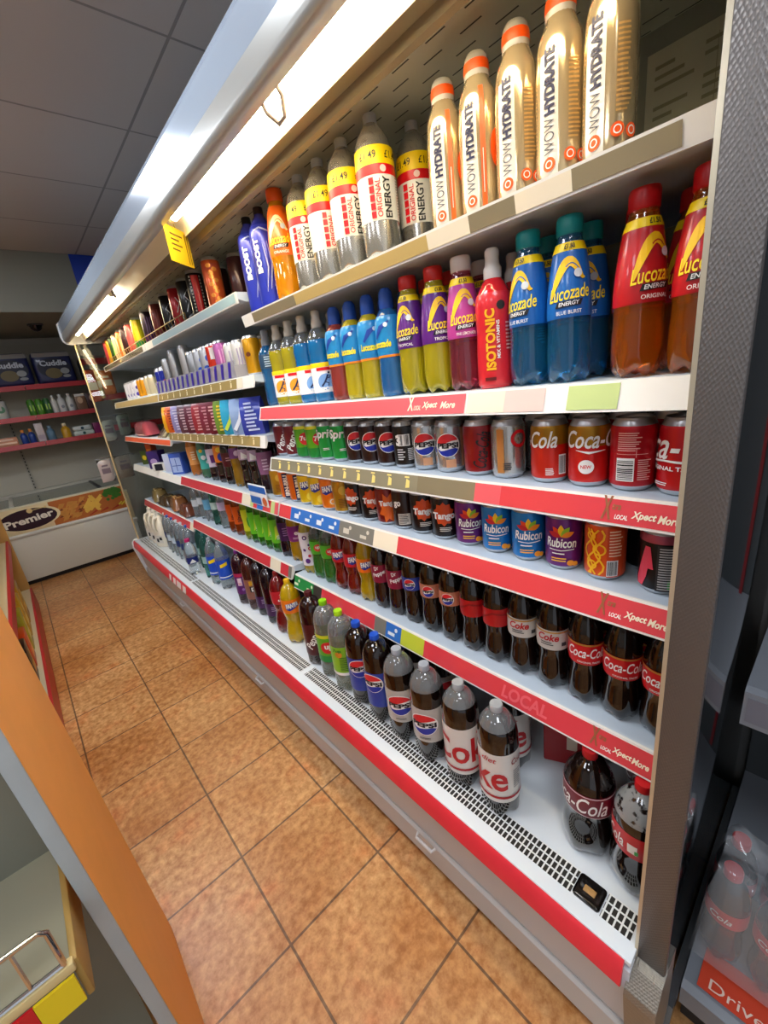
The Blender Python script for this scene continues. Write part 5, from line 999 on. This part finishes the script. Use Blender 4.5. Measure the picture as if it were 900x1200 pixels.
wshelf(.57, z+.0462, .15, .09, .045, '#d0d8d4', 'wet_wipes_pack', 'wrapper', 'upper one of two stacked white wipes packs', 'pack', [('#2c4c5c', [('C', 0, .022, .013)])], bev=.016, grp='wipes packs on the lowest wall shelf')
wshelf(.70, z, .075, .07, .10, '#7c1a58', 'soap_box', 'carton', 'magenta box on the lowest wall shelf', 'box', bev=.003)
wshelf(.805, z, .12, .08, .115, '#aebfc4', 'soap_box', 'carton', 'pale box with teal swirl at the right of the lowest wall shelf', 'box', [('#1c6c78', [('C', 0, .06, .036, .034)]), ('#dfe8ea', [('C', .008, .064, .018)])], bev=.003)

# ------------------------------------------------------------------ gondola along the left of the aisle
lg = thing('aisle_gondola', (-.19, 2.7, 0), 0, 'low cream gondola with red-edged shelves along the left of the aisle', 'shelving')
def lp_(name, bm, m, **k): bm.transform(Matrix.Translation((.19, -2.7, 0))); return finish(name, bm, m, lg, **k)
GY0, GY1 = 1.12, 4.05
b = bmesh.new(); box(b, -.66, -.205, GY0, GY1, 0, .15); lp_('base', b, M('#d8c8a4', .5), smooth=False)
b = bmesh.new(); prism(b, [(-.205, .02), (-.190, .02), (-.192, .155), (-.205, .155)], GY0, GY1); lp_('kick_strip', b, M('#b42a2c', .4), smooth=False)
b = bmesh.new(); box(b, -.66, -.225, GY0, GY1, .53, .545); lp_('shelf_board', b, M('#dccba4', .5), smooth=False)
b = bmesh.new(); prism(b, [(-.225, .505), (-.208, .503), (-.212, .55), (-.225, .55)], GY0, GY1); lp_('ticket_edge', b, M('#b42a2c', .4), smooth=False)
b = bmesh.new(); box(b, -.66, -.235, GY0, GY1, .80, .815); lp_('shelf_board', b, M('#dccba4', .5), smooth=False)
b = bmesh.new(); prism(b, [(-.235, .775), (-.222, .773), (-.226, .82), (-.235, .82)], GY0, GY1); lp_('ticket_edge', b, M('#b42a2c', .4), smooth=False)
b = bmesh.new(); box(b, -.70, -.66, GY0, GY1, 0, 1.25); lp_('back_board', b, M('#c8b890', .5), smooth=False)
b = bmesh.new(); box(b, -.70, -.20, GY1, GY1+.02, 0, .98); lp_('end_board', b, M('#b48a4c', .5), smooth=False)
def lgitem(x, y, z, w, d, h, col, label, cat='pack', c2='#ffffff', grp=None, nm='snack_pack', rz=0, kind='box'):
    t = thing(nm, (x, y, z+.0006), rz, label, cat, grp)
    b = bmesh.new()
    if kind == 'box': box(b, -d/2, d/2, -w/2, w/2, 0, h, .008, 2); bd = finish('wrapper', b, M(col, .3, coat=.3), t)
    else: bd = pillow(t, 'wrapper', w, d, h, M(col, .3, coat=.3), int(y*100))
    flat('printed_panel', [('R', -w*.36, h*.25, w*.30, h*.5), ('C', w*.12, h*.66, w*.16, h*.14)], (d/2, 0, 0), (0, 1, 0), (0, 0, 1), M(c2, .4), bd, .001)
    return t
for i, (y, w, h, col, c2, lab) in enumerate(((1.92, .22, .17, '#5a2218', '#c8a8a0', 'large dark brown pack with pale print on the low gondola base'), (2.17, .15, .14, '#8c7a1c', '#d8c83a', 'small olive yellow pack between brown packs on the gondola base'), (2.36, .13, .20, '#3c1c1c', '#d8d0d4', 'dark maroon pack with white print on the gondola base'), (2.54, .14, .20, '#241812', '#c89a2c', 'black pack with gold print on the gondola base'), (2.74, .17, .18, '#d84c1c', '#f0a04a', 'bright orange-red pack on the gondola base'), (2.96, .16, .22, '#b4b82a', '#e8e07a', 'lime yellow pack on the gondola base'), (3.18, .18, .24, '#d8b41c', '#f0e07a', 'golden yellow pack on the gondola base'), (3.42, .2, .25, '#c89a1c', '#f0d05a', 'deep yellow pack near the far end of the gondola base'))):
    lgitem(-.275, y, .15, w, .10, h, col, lab, c2=c2, grp='packs on the gondola base')
for i, (y, w, h, col, c2, lab) in enumerate(((2.10, .16, .05, '#5c6464', '#a8b0b0', 'grey flat pack on the middle gondola shelf'), (2.62, .22, .13, '#e0b81c', '#2c4a20', 'yellow bag with dark green print on the middle gondola shelf'), (2.95, .22, .15, '#e6c428', '#3a5a24', 'yellow bag behind the first on the middle gondola shelf'))):
    lgitem(-.32, y, .545, w, .12, h, col, lab, c2=c2, grp='packs on the middle gondola shelf')
for i, (y, w, h, col, c2, lab) in enumerate(((2.55, .24, .16, '#d82a8c', '#f08ac0', 'hot pink pack on the upper gondola shelf'), (2.85, .22, .14, '#b8387c', '#e8a8cc', 'dusky pink pack beyond the hot pink one'))):
    lgitem(-.33, y, .815, w, .12, h, col, lab, c2=c2, grp='packs on the upper gondola shelf')

# ------------------------------------------------------------------ end bay with orange side panel, left foreground
ep = thing('end_bay', (-.10, .62, 0), 0, 'grey end shelving bay with rounded orange side panel in the left foreground', 'shelving')
b = bmesh.new(); box(b, -.018, 0, -.012, .43, -.0, 1.40, .006, 3)
for v in b.verts: v.co.x += .040*(.99-v.co.z)-.001
side = finish('side_panel', b, M('#fbb05a', .45, vary=.05), ep)
b = bmesh.new(); box(b, -.019, -.0004, -.0165, -.0118, .0, 1.40, .002, 2)
for v in b.verts: v.co.x += .040*(.99-v.co.z)-.001
finish('panel_edge_band', b, M('#a9b2b4', .45, vary=.1), side)
b = bmesh.new(); box(b, -.90, -.02, .095, .12, .02, 1.40); finish('back_board', b, M('#777a6e', .5), ep, smooth=False)
b = bmesh.new(); box(b, -.90, -.022, -.10, .095, .20, .215); box(b, -.90, -.022, .05, .095, 0, .2); finish('base_shelf', b, M('#8b8e80', .5), ep, smooth=False)
b = bmesh.new(); box(b, -.90, -.0205, -.089, .095, .725, .740); finish('shelf_board', b, M('#94937f', .5), ep, smooth=False)
b = bmesh.new(); box(b, -.027, -.0195, -.094, .095, .675, .742, .002); finish('shelf_bracket', b, M('#a88a4c', .45), ep)
b = bmesh.new(); box(b, -.90, -.023, -.100, -.089, .732, .746, .002); finish('shelf_lip', b, M('#d8c48c', .45), ep)
b = bmesh.new(); box(b, -.90, -.066, -.102, -.0985, .684, .730); tkt = finish('red_ticket', b, M('#c81e26', .4), ep, smooth=False)
b = bmesh.new(); box(b, -.0655, -.027, -.102, -.0985, .684, .730); finish('yellow_ticket', b, M('#e8cf24', .4), ep, smooth=False)
flat('ticket_print', [T('EN', -.092, .700, .030, .014, rot=0, b=.03)], (0, -.102, 0), (1, 0, 0), (0, 0, 1), WHITE, tkt, .0006)
wb = thing('wire_basket', (-.2825, .524, .746), 0, 'chrome wire basket front standing on the grey end bay shelf', 'basket')
b = bmesh.new(); tube(b, [(.152, 0, .002), (.152, 0, .06), (.146, 0, .066), (-.40, 0, .066)], .0032, 8); finish('top_wire', b, CHROME, wb)
b = bmesh.new(); tube(b, [(.152, 0, .003), (-.40, 0, .003)], .0030, 8); finish('bottom_wire', b, CHROME, wb)
for i in range(14):
    b = bmesh.new(); tube(b, [(.122-i*.036, 0, .004), (.122-i*.036, 0, .064)], .0022, 6); finish('upright_wire', b, CHROME, wb)

# ------------------------------------------------------------------ neighbouring gondola on the right
rg = thing('side_gondola', (.66, -.3, 0), 0, 'grey gondola at the right edge of view beside the cabinet end', 'shelving')
def rp_(name, bm, m, **k): bm.transform(Matrix.Translation((-.66, .3, 0))); return finish(name, bm, m, rg, **k)
RY0, RY1 = -1.3, .066
b = bmesh.new(); prism(b, [(.655, .178), (.640, .172), (.640, .125), (.66, .118), (1.25, .118), (1.25, .178)], RY0, RY1); rp_('base_deck', b, M('#7b8189', .4), smooth=False)
b = bmesh.new(); box(b, .69, 1.25, RY0, RY1, 0, .118); rp_('plinth', b, M('#2c2d30', .6), smooth=False)
b = bmesh.new(); box(b, 1.25, 1.29, RY0, RY1, 0, 1.9); rp_('back_board', b, M('#43484b', .6), smooth=False)
b = bmesh.new(); box(b, 1.235, 1.25, -.03, .0, .2, 1.9); rp_('red_upright', b, M('#8c1218', .5), smooth=False)
b = bmesh.new(); prism(b, [(.885, .717), (.872, .711), (.866, .640), (.878, .636), (.892, .700), (1.25, .700), (1.25, .717)], RY0, RY1); sh = rp_('shelf', b, M('#868c94', .4), smooth=False)
b = bmesh.new(); prism(b, [(.8705, .700), (.8665, .650), (.8655, .650), (.8695, .700)], RY0, RY1-.006); b.transform(Matrix.Translation((-.66, .3, 0))); finish('ticket_rail', b, M('#7a7c88', .3), sh, smooth=False)
b = bmesh.new(); box(b, .660, .735, -1.2, .046, .1785, .1815, .0005); b.transform(Matrix.Translation((-.66, .3, 0))); base = rg.children[0]
mt = finish('deck_mat', b, M('#d8482c', .45), rg)
flat('lettering', [T('Drivers', .024, .0, .108, .019, b=0)], (0, 0, 0), (0, -1, 0), (1, 0, 0), M('#f2d8c8', .45), mt, .0).location = (.016, .3, .1822)
WRAPP = M('#dfe5ea', .12, 0, 0, 1.45, coat=1., alpha=.28)
sidx = 0
bottle('side_c', 'small cola bottle with red cap in the clear shrink-wrapped tray', 'cola', '#1a1012', 'screw', M('#c2141c', .35), [(.110, .147, M('#c83a3c', .4))], [lett(WHITE, 'Cola', 0, .128, .034, .014, b=.01, sh=.3)], plural='cola bottles in the shrink-wrapped tray')
SB = []
for x, y in ((.752, .030), (.752, -.042), (.752, -.114), (.824, .030), (.824, -.042), (.824, -.114)):
    r = place('side_c', x, y, .1818-H, -10, 'x'); SB.append(r)
NMS = ['front bottle nearest the cabinet end', 'second front bottle from the cabinet end', 'third front bottle from the cabinet end', 'rear bottle nearest the cabinet end', 'second rear bottle from the cabinet end', 'third rear bottle from the cabinet end']
for r, n_ in zip(SB, NMS): tag(r, 'red-capped cola in shrink wrap at right, '+n_, 'bottle', 'cola bottles in the shrink-wrapped pack')
sw = bmesh.new(); bmesh.ops.create_grid(sw, x_segments=16, y_segments=22, size=.5)
rr = random.Random(3)
def swh(x, y):
    best = 0
    for bx, by in ((.752, .030), (.752, -.042), (.752, -.114), (.824, .030), (.824, -.042), (.824, -.114)):
        d = math.hypot(x-bx, y-by); best = max(best, .236-.9*max(0, d-.012)**1.0)
    return best
for v in sw.verts:
    x = .788+v.co.x*.165; y = -.042+v.co.y*.226
    e = max(abs(v.co.x), abs(v.co.y))*2
    z = swh(x, y)+rr.uniform(-.004, .012)
    if e > .99: z = .004
    elif e > .86: z = min(z, .16)+rr.uniform(-.01, .01)
    v.co = Vector((x, y, .1822+z))
tag(finish('shrink_wrap', sw, WRAPP, ang=1.0), 'crumpled clear plastic shrink wrap over the red-capped bottles at lower right', 'wrap')

# ------------------------------------------------------------------ ceiling lights, world, camera
PANEL = M('#f1f6ff', .5, emit=17.)
for i, (x, y, lab) in enumerate(((-.11, 2.32, 'square ceiling light panel over the middle of the aisle'), (-.11, .78, 'square ceiling light panel over the near end of the aisle'), (-.11, -.68, 'square ceiling light panel behind the viewpoint'), (-1.91, 2.32, 'far one of the ceiling light panels over the next aisle'), (-1.91, .72, 'middle one of the ceiling light panels over the next aisle'), (-1.91, -.68, 'near one of the ceiling light panels over the next aisle'))):
    t = thing('ceiling_light', (x, y+.3, 2.5), 0, lab, 'light', 'ceiling light panels')
    b = bmesh.new(); box(b, -.298, .298, -.298, .298, -.012, -.001, .002); finish('frame', b, WHITE, t)
    b = bmesh.new(); box(b, -.28, .28, -.28, .28, -.015, -.0122); finish('diffuser', b, PANEL, t, smooth=False)
wd = bpy.data.worlds.new('World'); S.world = wd; wd.use_nodes = True
wd.node_tree.nodes['Background'].inputs[0].default_value = (.90, .93, 1, 1)
wd.node_tree.nodes['Background'].inputs[1].default_value = .62
cam = bpy.data.cameras.new('Camera'); co = bpy.data.objects.new('Camera', cam); COL.objects.link(co)
Rr = ((0.7329914874772888, -0.6689582512715417, -0.12336262538367215), (-0.2947364545107436, -0.14888254373485865, -0.9439091113838632), (0.6130692470416924, 0.7282368064213445, -0.3062960203870979))
m3 = Matrix((Vector(Rr[0]), -Vector(Rr[1]), -Vector(Rr[2]))).transposed()
co.matrix_world = Matrix.Translation((0, 0, H)) @ m3.to_4x4()
cam.sensor_fit = 'VERTICAL'; cam.sensor_height = 36; cam.sensor_width = 27; cam.lens = 488.52*36/1200; cam.clip_start = .01
S.camera = co
S.view_settings.view_transform = 'Standard'; S.view_settings.look = 'None'; S.view_settings.gamma = 1; S.view_settings.use_curve_mapping = False
S.view_settings.exposure = 0.0
